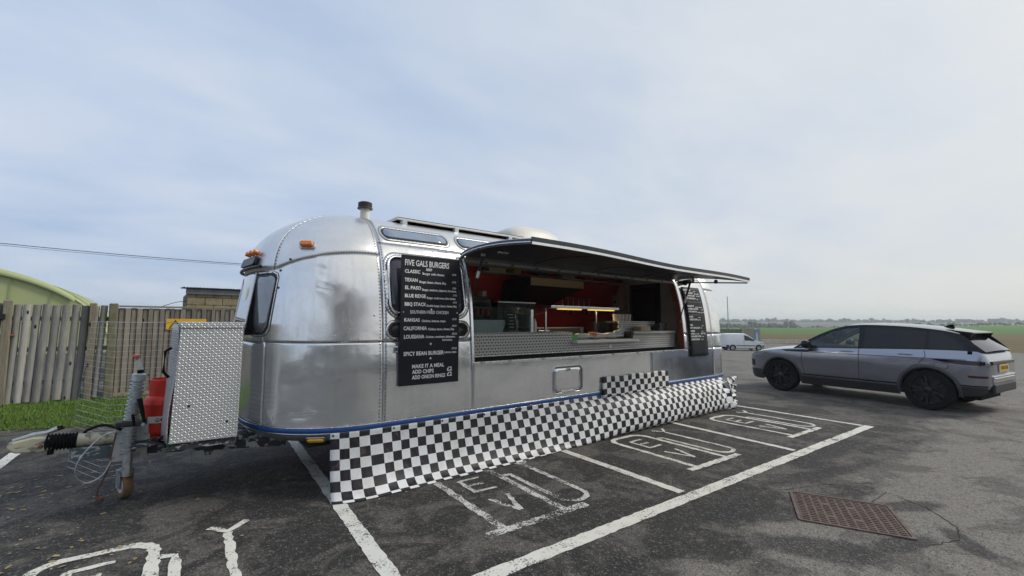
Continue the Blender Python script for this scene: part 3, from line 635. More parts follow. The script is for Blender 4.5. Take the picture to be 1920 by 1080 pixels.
for k in range(30): rivet(surf(S_near, XR-0.02, lerp(0.64, 2.4, k/29), 0.006), nrm(S_near, XR-.02, TZ(lerp(.64, 2.4, k/29))))
for x, z in ((1.90, 2.50), (1.98, 2.50), (2.06, 2.47), (2.15, 2.44), (2.3, 2.45), (2.42, 2.40), (2.6, 2.41), (2.72, 2.37)): rivet(surf(S_near, x, z, 0.004), nrm(S_near, x, TZ(z)), 0.007)
# --- windows of the near side
def patch_poly(fn, pts, off, thick, name, mat, parent, bevel=0.0, smooth=True):
    """closed outline in (u, z) laid on the shell, as a thin solid"""
    n = len(pts); cu = sum(p[0] for p in pts)/n; cz = sum(p[1] for p in pts)/n
    rings = []
    for s_ in (0.02, 0.35, 0.7, 1.0): rings.append([surf(fn, lerp(cu, u, s_), lerp(cz, z, s_), off) for u, z in pts])
    mb = MB(); mb.grid(rings[0:0] or [[r[i] for r in rings] for i in range(n)], closed=True)
    o = len(mb.v); c = surf(fn, cu, cz, off); mb.v.append(tuple(c))
    for i in range(n): mb.f.append((i*4, ((i+1) % n)*4, o))
    return mb.build(name, mat, parent, smooth=smooth, angle=60, solid=thick)
def patch_ring(fn, outer, inner, off, thick, name, mat, parent):
    n = len(outer); mb = MB(); mb.grid([[surf(fn, *outer[i], off), surf(fn, *inner[i], off)] for i in range(n)], closed=True)
    return mb.build(name, mat, parent, smooth=True, angle=50, solid=thick)
def inset_r(x0, x1, z0, z1, r, d, n=7): return rrect(x0+d, x1-d, z0+d, z1-d, max(r-d, 0.01), n)
def side_window(x0, x1, z0, z1, r, name, glass, riv=True, steps=((0.0, 0.035, 0.006, ALU_UP, 'frame_flange'), (0.035, 0.062, 0.022, ALU_TRIM, 'frame'))):
    w_ = patch_poly(S_near, inset_r(x0, x1, z0, z1, r, 0.045), 0.012, 0.006, name, glass, trailer)
    for d0, d1, off, mt, nm in steps: patch_ring(S_near, inset_r(x0, x1, z0, z1, r, d0), inset_r(x0, x1, z0, z1, r, d1), off, 0.010, nm, mt, w_)
    patch_ring(S_near, inset_r(x0, x1, z0, z1, r, -0.004), inset_r(x0, x1, z0, z1, r, 0.002), 0.006, 0.006, 'sealant_line', SEAM, w_)
    if riv:
        P = inset_r(x0, x1, z0, z1, r, 0.018, 7)
        for i in range(len(P)):
            a, b_ = Vector(P[i]), Vector(P[(i+1) % len(P)]); m_ = max(1, int((b_-a).length/0.045))
            for k in range(m_): q = a.lerp(b_, k/m_); rivet(surf(S_near, q.x, q.y, 0.007), nrm(S_near, q.x, TZ(q.y)), 0.0062)
    return w_
WIN_REF = M('side_window_glass', (0.035, 0.035, 0.05), 0.08, 0, 0.1, 4, spec=0.9, rvar=0.02)
mw = side_window(1.80, 2.80, 1.63, 2.335, 0.15, 'window', WIN_REF)
MB().box((1.795, 4.36, 2.05), (0.025, 0.03, 0.07)).build('latch', CHROME, mw, bevel=0.004)
side_window(1.80, 2.80, 1.412, 1.612, 0.095, 'window', M('black_infill_panel', (0.02, 0.02, 0.022), 0.3, 0, 0.1, 5), steps=((0.0, 0.032, 0.006, ALU_UP, 'frame_flange'), (0.032, 0.046, 0.016, BLACK, 'frame')))
ROOFGL = M('roof_window_glass', (0.34, 0.40, 0.48), 0.06, 0.75, 0.1, 4, spec=0.9, rvar=0.02)
side_window(1.83, 2.70, 2.475, 2.665, 0.09, 'roof_window', ROOFGL, steps=((0.0, 0.03, 0.007, ALU_ROOF, 'frame_flange'), (0.03, 0.044, 0.012, BLACK, 'frame')))
side_window(2.80, 3.67, 2.475, 2.665, 0.09, 'roof_window', ROOFGL, steps=((0.0, 0.03, 0.007, ALU_ROOF, 'frame_flange'), (0.03, 0.044, 0.012, BLACK, 'frame')))
# drip rail over the side panel
mb = MB(); mb.tube([surf(S_near, x, 2.425, 0.022) for x in np.linspace(2.50, 2.90, 8)], 0.012, 8); mb.build('drip_rail', ALU_TRIM, trailer, smooth=True)
# lock and access hatch of the lower side
MB().box((1.90, 4.286, 1.315), (0.035, 0.014, 0.065)).build('door_lock', CHROME, trailer, bevel=0.006)
MB().box((1.898, 4.277, 1.318), (0.016, 0.006, 0.030)).build('keyhole', BLACK, trailer)
ah = patch_poly(S_near, inset_r(4.085, 4.655, 0.66, 1.015, 0.07, 0.012), 0.009, 0.008, 'access_hatch', ALU_LO, trailer)
patch_ring(S_near, inset_r(4.085, 4.655, 0.66, 1.015, 0.07, -0.006), inset_r(4.085, 4.655, 0.66, 1.015, 0.07, 0.010), 0.010, 0.010, 'hatch_frame', ALU_LO, ah)
patch_ring(S_near, inset_r(4.085, 4.655, 0.66, 1.015, 0.07, 0.009), inset_r(4.085, 4.655, 0.66, 1.015, 0.07, 0.015), 0.0105, 0.006, 'hatch_gap', SEAM, ah)
MB().box((4.37, 4.277, 0.965), (0.075, 0.010, 0.035)).build('hatch_lock', STEEL, ah, bevel=0.003)
MB().box((4.385, 4.27, 0.965), (0.022, 0.006, 0.018)).build('hatch_keyhole', BLACK, ah)
MB().box((4.37, 4.279, 0.675), (0.26, 0.008, 0.022)).build('hatch_hinge', ALU_TRIM, ah, bevel=0.002)
# --- front windows
def lp(a, b_, n): return [(lerp(a[0], b_[0], k/n), lerp(a[1], b_[1], k/n)) for k in range(n)]
def corner_outline(d, sgn=1):
    q = [(D(74)-d*.7, 2.085-d), (D(57)+d*.9, 2.085-d), (D(53.8)+d, 2.06-d), (D(53)+d, 2.02-d), (D(58)+d, 1.53+d), (D(60.5)+d*.9, 1.47+d), (D(63.5)+d*.5, 1.45+d), (D(75)-d*.7, 1.45+d)]
    P = []
    for i in range(len(q)): P += lp(q[i], q[(i+1) % len(q)], 4)
    return P if sgn > 0 else [(pi-u, z) for u, z in P]
CWG = M('front_window_glass', (0.30, 0.31, 0.32), 0.05, 0.6, 0.1, 4, spec=1.0, rvar=0.02)
for sgn in (1, -1):
    cw = patch_poly(S_front, corner_outline(0.028, sgn), 0.012, 0.006, 'corner_window', CWG, trailer)
    patch_ring(S_front, corner_outline(0.0, sgn), corner_outline(0.022, sgn), 0.008, 0.006, 'frame_flange', ALU_UP, cw)
    patch_ring(S_front, corner_outline(0.022, sgn), corner_outline(0.030, sgn), 0.016, 0.010, 'frame', BLACK, cw)
    patch_ring(S_front, corner_outline(-0.005, sgn), corner_outline(0.0, sgn), 0.007, 0.005, 'sealant_line', SEAM, cw)
    if sgn > 0:
        for u, z in corner_outline(0.011, 1)[3:26]: rivet(surf(S_front, u, z, 0.010), nrm(S_front, u, TZ(z)), 0.0062)
# centre front window, hinged at the top and standing ajar
a0, a1 = Vector((0.742, 5.08, 2.075)), Vector((0.742, 5.92, 2.075)); b0, b1 = Vector((0.648, 5.05, 1.46)), Vector((0.648, 5.95, 1.46))
nn = (b0-a0).cross(a1-a0).normalized(); nn = nn if nn.x < 0 else -nn
fw = MB().add([a0, a1, b1, b0, a0-nn*.006, a1-nn*.006, b1-nn*.006, b0-nn*.006], [(0,1,2,3),(7,6,5,4),(0,4,5,1),(1,5,6,2),(2,6,7,3),(3,7,4,0)]).build('front_window', M('front_pane_glass', (0.34, 0.38, 0.43), 0.04, 0.8, 0.05, 4, spec=1.0, rvar=0.01), trailer)
for p, q in ((a0, a1), (b0, b1), (a0, b0), (a1, b1)): MB().tube([p, q], 0.009, 6).build('window_frame', STEEL, fw, smooth=True)
for sg_, y_ in ((1, 5.06), (-1, 5.94)):
    e_ = surf(S_front, D(73) if sg_ > 0 else D(107), 1.46, 0.004); t_ = surf(S_front, D(73) if sg_ > 0 else D(107), 2.075, 0.004); A0, B0 = (a0, b0) if sg_ > 0 else (a1, b1)
    MB().add([A0, B0, e_, t_, A0+Vector((0, .006*sg_, 0)), B0+Vector((0, .006*sg_, 0)), e_+Vector((0, .006*sg_, 0)), t_+Vector((0, .006*sg_, 0))], [(0,1,2,3),(7,6,5,4),(0,4,5,1),(1,5,6,2),(2,6,7,3),(3,7,4,0)]).build('window_cheek', RUBBER, fw)
mb = MB(); mb.tube([surf(S_front, D(k), 2.135, 0.035) for k in range(66, 115, 3)], 0.018, 8); mb.build('window_visor', BLACK, trailer, smooth=True)
# marker lamps
def lamp(fn, u, z, w_, h_, dp, lens, name='marker_lamp', base=True):
    p = surf(fn, u, z, 0.004); n = nrm(fn, u, TZ(z)); side = Vector((-n.y, n.x, 0)).normalized(); up = n.cross(side).normalized()
    if up.z < 0: up = -up
    r = MB().prism(rrect(-w_/2-.014, w_/2+.014, -h_/2-.014, h_/2+.014, min(h_, w_)/2, 5), p, side, side.cross(n)*-1 if False else up, 0.012 if (side.cross(up)).dot(n) > 0 else -0.012).build('lamp_base', GALV, trailer, bevel=0.003) if base else None
    o = MB().prism(rrect(-w_/2, w_/2, -h_/2, h_/2, min(h_, w_)*0.42, 5), p + n*0.008, side, up, dp if (side.cross(up)).dot(n) > 0 else -dp).build(name, lens, trailer, smooth=True, bevel=0.010, angle=50)
    return o
lamp(S_front, D(37), 2.345, 0.125, 0.055, 0.045, AMBER)
lamp(S_front, D(29.5), 0.505, 0.15, 0.045, 0.022, AMBER_Y)
mb = MB(); mb.prism(rrect(-0.24, 0.24, -.045, .045, .02, 3), surf(S_front, D(84), 2.205, 0.004), Vector((0.10, -1, 0)).normalized(), Vector((0.3, 0, 1)).normalized(), 0.03).build('lamp_plinth', M('blue_black_plinth', (0.02, 0.025, 0.05), 0.4), trailer)
for th in (74, 80, 86): lamp(S_front, D(th), 2.285, 0.055, 0.05, 0.06, AMBER, base=False)
for (th, z) in ((46, 2.20), (52, 2.09), (53, 1.92)):
    p = surf(S_front, D(th), z, 0.003); MB().lathe([(0.0, .008), (0.010, .006), (0.013, 0)], p, nrm(S_front, D(th), TZ(z)), 10).build('screw_boss', SEAM, trailer)
MB().lathe([(0, .006), (.011, .004), (.013, 0)], surf(S_front, D(3), 1.66, .004), nrm(S_front, D(3), TZ(1.66)), 10).build('screw_boss', GALV, trailer)
# --- roof fittings
pv = MB().lathe([(0.052, -0.1), (0.052, 0.13)], (1.80, 5.02, 2.775), (0, 0, 1), 20).build('roof_vent_pipe', OFFWHITE, trailer, smooth=True)
MB().lathe([(0.0, .20), (0.06, .20), (0.078, .19), (0.078, .18), (.072, .178), (.078, .174), (.078, .164), (.072, .162), (.078, .158), (.078, .148), (.072, .146), (.086, .13), (.086, .12), (0.05, .118)], (1.80, 5.02, 2.775), (0, 0, 1), 24).build('vent_cap', M('dark_vent_cap', (0.05, 0.045, 0.042), 0.5), pv, smooth=True, angle=30)
sr = MB().bx(2.20, 4.20, 4.99, 5.02, 2.828, 2.852).build('roof_rail', OFFWHITE, trailer, bevel=0.005)
MB().bx(2.20, 4.20, 5.022, 5.90, 2.858, 2.868).build('solar_panel', M('solar_cells', (0.02, 0.025, 0.05), 0.15), sr)
for y_ in (5.92,): MB().bx(2.20, 4.20, y_-.018, y_+.02, 2.828, 2.852).build('far_rail', OFFWHITE, sr)
MB().bx(2.18, 2.199, 4.98, 5.94, 2.828, 2.852).build('end_rail', OFFWHITE, sr)
for x in (2.27, 3.0, 3.9): MB().bx(x-.03, x+.03, 4.96, 5.03, 2.74, 2.827).build('rail_bracket', GALV, sr)
mb = MB(); mb.grid([[(4.05+1.15*u, 5.5 + (0.42-0.10*abs(2*u-1)**3)*cs, 2.82 + 0.31*(1-abs(2*u-1)**2.6)**0.4*(max(0, 1-abs(cs)**3))**0.5) for cs in np.linspace(-1, 1, 17)] for u in np.linspace(0.0, 1.0, 25)])
mb.build('air_conditioner', OFFWHITE, trailer, smooth=True, angle=50)
# --- serving hatch, hinged along the roof and propped open
hp = [(4.475, 2.405), (4.43, 2.425), (4.36, 2.442), (4.26, 2.455), (4.10, 2.464), (3.92, 2.464), (3.70, 2.456), (3.44, 2.436), (3.19, 2.408)]
def hatch_pt(x, k, dz=0.0):
    y, z = hp[k]; s_ = (4.475-y)/1.285; q = (x-2.78)/4.57
    return Vector((x, y, z + dz - 0.10*s_*q + 0.012*sin(q*9)*s_))
XH0, XH1 = 2.76, 7.36
mb = MB(); mb.grid([[hatch_pt(x, k) for k in range(len(hp))] for x in np.linspace(XH0, XH1, 30)])
hatch = mb.build('serving_hatch', ALU_ROOF, trailer, smooth=True, angle=60, solid=0.012)
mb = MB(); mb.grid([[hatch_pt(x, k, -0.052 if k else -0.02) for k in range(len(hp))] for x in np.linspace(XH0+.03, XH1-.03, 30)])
mb.build('hatch_underside', HATCH_REFL, hatch, smooth=True, angle=60)
for x0, x1 in ((XH0, XH0+0.03), (XH1-0.03, XH1)):
    mb = MB(); mb.grid([[hatch_pt(x, k, dz) for x, dz in ((x0, -0.006), (x0, -0.034), (x0, -0.058), (x1, -0.058), (x1, -0.006))] for k in range(len(hp))])
    mb.build('hatch_end_frame', M('hatch_frame_dark', (0.10, 0.10, 0.11), 0.35, 0.7, 0.1), hatch, smooth=False)
    mb = MB(); mb.tube([hatch_pt(x0-.002, k, -0.040) for k in range(len(hp))], 0.009, 6); mb.build('hatch_edge_seal', ALU_TRIM, hatch, smooth=True)
K = len(hp)-1
def lip(name, dy, dz, h_, t_, mat):
    mb = MB(); rows = []
    for x in np.linspace(XH0, XH1, 30):
        p = hatch_pt(x, K) + Vector((0, dy, dz)); rows.append([p, p+Vector((0, -t_, 0)), p+Vector((0, -t_, -h_)), p+Vector((0, 0, -h_)), p])
    mb.grid(rows).build(name, mat, hatch)
lip('hatch_lip', 0.006, 0.010, 0.042, 0.024, M('hatch_lip_dark', (0.06, 0.06, 0.065), 0.35, 0.6, 0.15)); lip('hatch_lip_trim', 0.002, -0.034, 0.026, 0.014, ALU_TRIM)
for x in np.linspace(3.9, 6.3, 3):      # stiffening ribs inside
    mb = MB(); mb.tube([hatch_pt(x, k, -0.054) for k in range(0, K)], 0.005, 6); mb.build('hatch_rib', HATCH_REFL, hatch, smooth=True)
# hinge strip, struts, props
mb = MB(); mb.tube([(x, 4.475, 2.405) for x in np.linspace(XH0, XH1, 12)], 0.016, 8); mb.build('hinge', STEEL, hatch, smooth=True)
def strut(a, b_):
    a, b_ = Vector(a), Vector(b_); m_ = a.lerp(b_, 0.55)
    o = MB().tube([a, m_], 0.018, 8).build('gas_strut', BLACK, hatch, smooth=True)
    MB().tube([m_, b_], 0.010, 8).build('strut_rod', BLACK, o, smooth=True); MB().tube([a.lerp(b_, .38), a.lerp(b_, .54)], 0.019, 8).build('strut_sticker', WHITE_PL, o, smooth=True)
    MB().box(a, (0.05, 0.03, 0.03)).build('strut_bracket', GALV, o, bevel=0.003); MB().box(b_, (0.05, 0.03, 0.03)).build('strut_bracket', BLACK, o, bevel=0.003)
strut((2.90, 4.20, 2.375), (2.90, 4.42, 1.90)); strut((7.22, 4.10, 2.34), (7.23, 4.34, 1.62))
pr = MB().tube([hatch_pt(7.31, 1, -0.10), hatch_pt(7.31, 4, -0.13), hatch_pt(7.31, K, -0.075)], 0.012, 6).build('hatch_prop_rod', BLACK, hatch, smooth=True)
for k, s_ in ((3, 0.05), (6, 0.035)):
    p = hatch_pt(7.31, k, -0.125 if k == 3 else -0.105); MB().lathe([(0, -s_*.7), (s_, -s_*.5), (s_, s_*.5), (0, s_*.7)], p, (0, 1, 0.2), 10).build('clamp', BLACK, pr, bevel=0.004)
mb = MB(); mb.add([hatch_pt(7.34, 1, -.06), hatch_pt(7.34, 4, -.058), hatch_pt(7.34, 4, -.13), hatch_pt(7.34, 1, -.16), hatch_pt(7.345, 1, -.06), hatch_pt(7.345, 4, -.058), hatch_pt(7.345, 4, -.13), hatch_pt(7.345, 1, -.16)], [(0,1,2,3),(7,6,5,4),(0,4,5,1),(1,5,6,2),(2,6,7,3),(3,7,4,0)]).build('hatch_gusset', OFFWHITE, hatch)
for k, x in enumerate((2.93, 2.98, 3.03)):
    mb = MB(); mb.tube([hatch_pt(x+0.018*cos(a), 5, -0.075) + Vector((0, .02*sin(a), -.02*abs(sin(a)))) for a in np.linspace(0, 2*pi, 12)], 0.006, 6); mb.build('hook', CHROME if k == 0 else GALV, hatch, smooth=True)
# --- opening frame
def jamb(x0, x1):
    mb = MB(); rows = []
    for t in np.linspace(TZ(OZ0), TZ(OZ1), 24):
        p = S_near(x0, t); q = p + Vector((0, 0.10, 0)); e = p + Vector((0, -.012, 0)); rows.append([(x0, e.y, p.z), (x1, e.y, p.z), (x1, q.y, p.z), (x0, q.y, p.z), (x0, e.y, p.z)])
    return mb.grid(rows)
jamb(OX0-0.006, OX0+0.022).build('opening_jamb', ALU_TRIM, trailer, smooth=True, angle=30)
jamb(OX1-0.018, OX1+0.006).build('opening_jamb', M('brown_seal', (0.16, 0.045, 0.02), 0.5), trailer, smooth=True, angle=30)
MB().bx(OX0-.006, OX1+.006, 4.262, 4.34, OZ0-0.020, OZ0+0.006).build('opening_sill', ALU_TRIM, trailer, bevel=0.004)
for x in (2.95, 3.35, 3.9, 4.6, 5.3, 5.9, 6.6): MB().box((x, 4.258, OZ0-0.004), (0.05, 0.016, 0.022)).build('sill_catch', STEEL, trailer, bevel=0.003)
MB().bx(OX0, OX1, 4.47, 4.50, 2.31, 2.345).build('opening_header', STEEL, trailer)
for x in np.arange(3.1, 7.2, 0.42): MB().bx(x, x+.05, 4.462, 4.469, 2.32, 2.335).build('header_clip', DARKIN, trailer)
# ------------------------------------------------------------------ trailer interior (built in)
def inner(fn, x0, x1, n, z0, z1, nz, off):
    P = []
    for i in range(n+1):
        x = lerp(x0, x1, i/n); P.append([fn(x, lerp(TZ(z0), TZ(z1), j/nz)) + nrm(fn, x, lerp(TZ(z0), TZ(z1), j/nz))*off for j in range(nz+1)])
    return MB().grid(P)
inner(S_far, 1.9, 8.22, 10, 0.62, 2.58, 16, -0.05).build('rear_wall_lining', RED_W, trailer, smooth=True)
inner(S_far, 1.9, 8.22, 10, 2.585, 2.8495, 10, -0.05).build('ceiling_lining', CEILW, trailer, smooth=True)
inner(S_near, 1.9, 8.22, 10, 2.47, 2.8495, 12, -0.05).build('ceiling_lining', CEILW, trailer, smooth=True)
inner(S_near, 1.9, 2.80, 3, 0.62, 2.465, 12, -0.05).build('front_wall_lining', CREAM_P, trailer, smooth=True)
MB().bx(1.9, 8.22, 4.36, 6.64, 0.605, 0.63).build('floor', DARKIN, trailer)
def section_wall(x, th, name, mat):
    zs = [0.63 + (2.79-0.63)*k/30 for k in range(31)]
    pts = [(YC - (W-PD(TZ(z))-0.055), z) for z in zs] + [(YC + (W-PD(TZ(z))-0.055), z) for z in reversed(zs)]
    return MB().prism([(a-YC, b_) for a, b_ in pts], (x, YC, 0), (0, 1, 0), (0, 0, 1), th).build(name, mat, trailer)
section_wall(8.20, 0.03, 'end_partition', CREAM_P); section_wall(1.87, 0.03, 'front_partition', CREAM_P)
dr = MB().bx(8.17, 8.199, 5.34, 6.10, 0.64, 2.43).build('inner_door', BLACK, trailer, bevel=0.004)
MB().bx(8.160, 8.169, 5.42, 6.02, 1.25, 2.34).build('door_glass', GLASS_DK, dr); MB().bx(8.13, 8.169, 5.39, 5.41, 1.2, 1.32).build('door_handle', STEEL, dr)
# counters
def part(name, mat, *b_, parent=trailer, bevel=0.0): return MB().bx(*b_).build(name, mat, parent, bevel=bevel)
part('counter_plinth', DARKIN, 2.86, 7.27, 4.50, 4.95, 0.64, 1.180)
ct = part('counter_front', TREAD_CTR, 2.86, 4.60, 4.425, 4.452, 1.198, 1.418)
part('counter_top_edge', TREAD_CTR, 2.86, 4.60, 4.420, 4.455, 1.424, 1.462, parent=ct)
part('counter_top', STEEL, 2.86, 4.60, 4.456, 4.98, 1.440, 1.462, parent=ct); part('counter_joint', BLACK, 2.86, 4.64, 4.428, 4.45, 1.4182, 1.4238, parent=ct)
part('counter_foot_strip', ALU_TRIM, 2.86, 6.02, 4.40, 4.424, 1.184, 1.197, parent=ct)
cm = part('counter_front', TREAD_CTR, 4.604, 6.02, 4.425, 4.452, 1.198, 1.305)
part('serving_ledge', WHITE_PL, 4.60, 6.04, 4.33, 4.52, 1.306, 1.345, parent=cm, bevel=0.006); part('serving_deck', STEEL, 4.60, 6.02, 4.522, 5.0, 1.30, 1.335, parent=cm)
part('socket', WHITE_PL, 5.40, 5.45, 4.415, 4.4245, 1.21, 1.27, parent=cm, bevel=0.004)
cr_ = part('counter_step', TREAD_CTR, 6.03, 7.25, 4.45, 4.48, 1.198, 1.405)
part('step_edge', TREAD_CTR, 6.03, 7.25, 4.43, 4.483, 1.415, 1.462, parent=cr_); part('step_top', STEEL, 6.03, 7.25, 4.484, 4.78, 1.44, 1.462, parent=cr_)
part('upper_step', TREAD_CTR, 6.00, 7.02, 4.70, 4.73, 1.464, 1.625, parent=cr_); part('upper_step_top', STEEL, 6.00, 7.02, 4.731, 5.0, 1.60, 1.625, parent=cr_)
part('step_foot_strip', STEEL, 6.03, 7.26, 4.40, 4.449, 1.184, 1.197, parent=cr_); part('step_end', BLACK, 5.985, 6.028, 4.44, 4.75, 1.346, 1.46, parent=cr_)
gs = MB().bx(2.87, 3.96, 4.60, 4.606, 1.463, 1.79).build('glass_screen', GLASS, trailer)
MB().bx(3.962, 4.012, 4.585, 4.62, 1.463, 1.775).build('screen_post', ALU_TRIM, gs, bevel=0.004)
# extraction hood
hx0, hx1 = 4.92, 6.22
mb = MB().add([(hx0, 5.70, 2.36), (hx1, 5.70, 2.36), (hx1, 5.70, 2.235), (hx0, 5.70, 2.235), (hx0, 6.56, 2.36), (hx1, 6.56, 2.36), (hx1, 6.60, 1.93), (hx0, 6.60, 1.93)], [(0,1,2,3),(4,5,6,7),(0,1,5,4),(3,2,6,7),(0,3,7,4),(1,2,6,5)])
hd = mb.build('extractor_hood', DARKIN, trailer); part('hood_fascia', TREAD_LAMPGLOW, hx0-.004, hx1+.004, 5.685, 5.699, 2.23, 2.365, parent=hd)
part('hood_shelf', CEILW, 4.2, 8.1, 6.1, 6.42, 2.44, 2.455)
# heated gantry above the serving deck
gn = part('heated_gantry', STEEL, 4.62, 6.24, 4.88, 5.22, 1.815, 1.855, bevel=0.004)
GLOW = M('warm_heat_lamp', (0.9, 0.6, 0.15), 0.5, emit=(1.0, 0.70, 0.16), es=0.6)
for a, b_ in ((4.82, 5.32), (5.52, 6.14)):
    hl = part('heat_lamp', GLOW, a, b_, 4.90, 4.96, 1.797, 1.813, parent=gn)
    ld = bpy.data.lights.new('heat_lamp_light', 'AREA'); ld.shape = 'RECTANGLE'; ld.size = b_-a; ld.size_y = .05; ld.energy = 1.2; ld.color = (1.0, .72, .38)
    lo_ = bpy.data.objects.new('heat_lamp_light', ld); COL.objects.link(lo_); lo_.location = ((a+b_)/2, 4.93, 1.79)
for x in (4.66, 5.83): part('gantry_post', STEEL, x, x+.025, 5.05, 5.075, 1.34, 1.814, parent=gn)
part('back_shelf', STEEL, 3.9, 8.0, 6.0, 6.55, 1.36, 1.40)
# ------------------------------------------------------------------ loose things inside the trailer
fr = thing('drinks_cooler', (4.02, 6.25, 1.40), 'black glass fronted drinks cooler behind the serving counter', 'cooler')
MB().bx(3.72, 4.36, 6.05, 6.50, 1.401, 2.02).build('cabinet', BLACK, fr, bevel=0.01); MB().bx(3.77, 4.31, 6.035, 6.048, 1.45, 1.96).build('glass_door', GLASS_DK, fr)
for sh in range(2):
    for k in range(5): MB().lathe([(0, 0), (.03, .002), (.033, .01), (.033, .105), (.027, .118), (0, .118)], (3.83+.1*k, 6.0, 1.50+.2*sh), (0, 0, 1), 12).build('can', M('can_%d' % sh, (0.35, 0.03, 0.04) if sh else (0.25, 0.27, 0.3), 0.3, 0.4), fr, smooth=True)
def loaf(x, y, z, r, lab, nm='bread_roll'):
    o = MB().lathe([(0, 0), (r*.9, 0.0), (r, r*.25), (r*.85, r*.6), (r*.45, r*.82), (0, r*.88)], (x, y, z), (0, 0, 1), 16).build(nm, M('crust', (0.42, 0.22, 0.09), 0.6, 0, 0.25, 20), smooth=True); tag(o, lab, 'bread', 'bread rolls on top of the drinks cooler')
for k, x in enumerate((3.82, 4.0, 4.16)): loaf(x, 6.2, 2.021, 0.085, ('leftmost' if k == 0 else 'middle' if k == 1 else 'rightmost')+' brown bread roll on top of the drinks cooler')
tag(MB().bx(4.24, 4.33, 6.16, 6.25, 2.021, 2.12).build('carton', WHITE_PL, bevel=0.004), 'small pale carton on top of the drinks cooler', 'carton')
ov = thing('oven', (4.9, 6.3, 1.4), 'black countertop oven against the red back wall', 'oven')
MB().bx(4.46, 5.30, 6.02, 6.50, 1.401, 1.93).build('body', BLACK, ov, bevel=0.008); MB().bx(4.46, 5.30, 6.0, 6.50, 1.932, 1.95).build('top_tray', STEEL, ov); MB().bx(4.56, 5.1, 6.006, 6.018, 1.48, 1.84).build('door', GLASS_DK, ov); MB().tube([(4.6, 5.99, 1.86), (5.06, 5.99, 1.86)], 0.012, 6).build('handle', STEEL, ov)
ss = thing('steel_bin', (3.3, 4.8, 1.463), 'plain brushed steel bin behind the glass screen', 'steel bin')
MB().prism([(2.88, 1.463), (3.60, 1.463), (3.68, 1.625), (2.88, 1.625)], (0, 4.75, 0), (1, 0, 0), (0, 0, 1), -0.28).build('bin_body', M('pale_steel', (0.60, 0.63, 0.62), 0.5, 0.6, 0.06, 5), ss)
st_ = MB().bx(2.90, 3.07, 4.744, 4.749, 1.485, 1.548).build('allergen_card', WHITE_PL, ss)
for k in range(4): MB().lathe([(0, .002), (.006, .0015), (.007, 0)], (2.955+.03*k, 4.7435, 1.512), (0, -1, 0), 8).build('print_dot', (BLACK, AMBER, AMBER_Y, RED_W)[k], st_)
es = thing('easel_sign', (3.72, 4.72, 1.463), 'small black easel menu sign with wooden foot on the counter', 'easel sign')
R_ = Matrix.Rotation(radians(-14), 3, 'X')
MB().box((3.73, 4.74, 1.62), (0.17, 0.012, 0.27), R_).build('sign_panel', BOARD, es); MB().bx(3.65, 3.82, 4.66, 4.75, 1.463, 1.483).build('wooden_foot', M('wood_foot', (0.45, 0.24, 0.09), 0.5, 0, 0.2, 12, stretch=(1, 8, 8)), es)
for k in range(5): MB().box((3.73+random.uniform(-.02, .02), 4.715+.012*k*-1+.02, 1.70-.042*k), (0.09-.012*(k % 3), 0.003, 0.008), R_).build('chalk_line', CHALK, es)
def bottle(x, y, z, r, h, mat, lab, cap=None, cat='bottle', nm='bottle'):
    t_ = thing(nm, (x, y, z), lab, cat)
    MB().lathe([(0, 0), (r, 0.0), (r, h*.62), (r*.8, h*.74), (r*.3, h*.86), (r*.3, h*.9)], (x, y, z), (0, 0, 1), 14).build('bottle_body', mat, t_, smooth=True)
    MB().lathe([(r*.34, h*.9), (r*.34, h*.94), (r*.12, h), (0, h)], (x, y, z), (0, 0, 1), 12).build('nozzle', cap or WHITE_PL, t_, smooth=True)
bottle(4.10, 4.66, 1.463, .026, .19, WHITE_PL, 'white squeeze bottle beside the glass screen post'); bottle(4.17, 4.74, 1.463, .028, .15, M('pink_sauce', (0.30, 0.12, 0.10), 0.4), 'brown sauce bottle with white cap beside the screen post')
MB_c = M('clear_cup', (0.42, 0.45, 0.44), 0.25)
for k, (x, h) in enumerate(((3.86, .17), (3.91, .24))): tag(MB().lathe([(0, 0), (.034, 0), (.042, h*.8), (.044, h*.82), (.036, h), (0, h)], (x, 4.80+.1*k, 1.463), (0, 0, 1), 14).build('tumbler', MB_c, smooth=True), ('short' if k == 0 else 'tall')+' grey plastic tumbler behind the glass screen', 'tumbler', 'tumblers behind the glass screen')
tag(MB().bx(4.62, 4.76, 4.47, 4.52, 1.346, 1.425).build('green_label_box', M('green_card', (0.13, 0.42, 0.09), 0.6, 0, 0.15, 12), bevel=0.003), 'small bright green box on the white serving ledge', 'box')
FILM = M('plastic_film', (0.48, 0.50, 0.50), 0.22, 0, 0.12, 14, bump=0.01, bs=18)
wrap = thing('wrapped_rolls', (5.3, 4.6, 1.346), 'clear plastic bag of bread rolls lying on the serving ledge', 'bread bag')
P = [[(4.80+1.1*u, 4.58+0.085*cos(a)*(1-.4*(2*u-1)**4), 1.392+0.046*sin(a)*(1+.2*sin(u*19))*(1-.25*(2*u-1)**4)) for a in np.linspace(0, 2*pi, 14)] for u in np.linspace(0, 1, 22)]
MB().grid(P).build('bag', FILM, wrap, smooth=True)
MB().lathe([(0, 0), (.07, 0), (.085, .03), (.06, .062), (0, .07)], (5.18, 4.56, 1.388), (0, 0, 1), 16).build('bun', M('orange_bun', (0.62, 0.24, 0.12), 0.6), wrap, smooth=True)
mb = MB(); mb.grid([[(5.62+.42*u, 4.62+.04*sin(v*5+u*3), 1.37+.20*u*v+.03*sin(u*6)*v) for v in np.linspace(0, 1, 8)] for u in np.linspace(0, 1, 10)]); mb.build('loose_film', FILM, wrap, smooth=True, solid=0.003)
gr = thing('griddle', (5.1, 5.5, 1.335), 'dark griddle with control panel behind the serving deck', 'griddle')
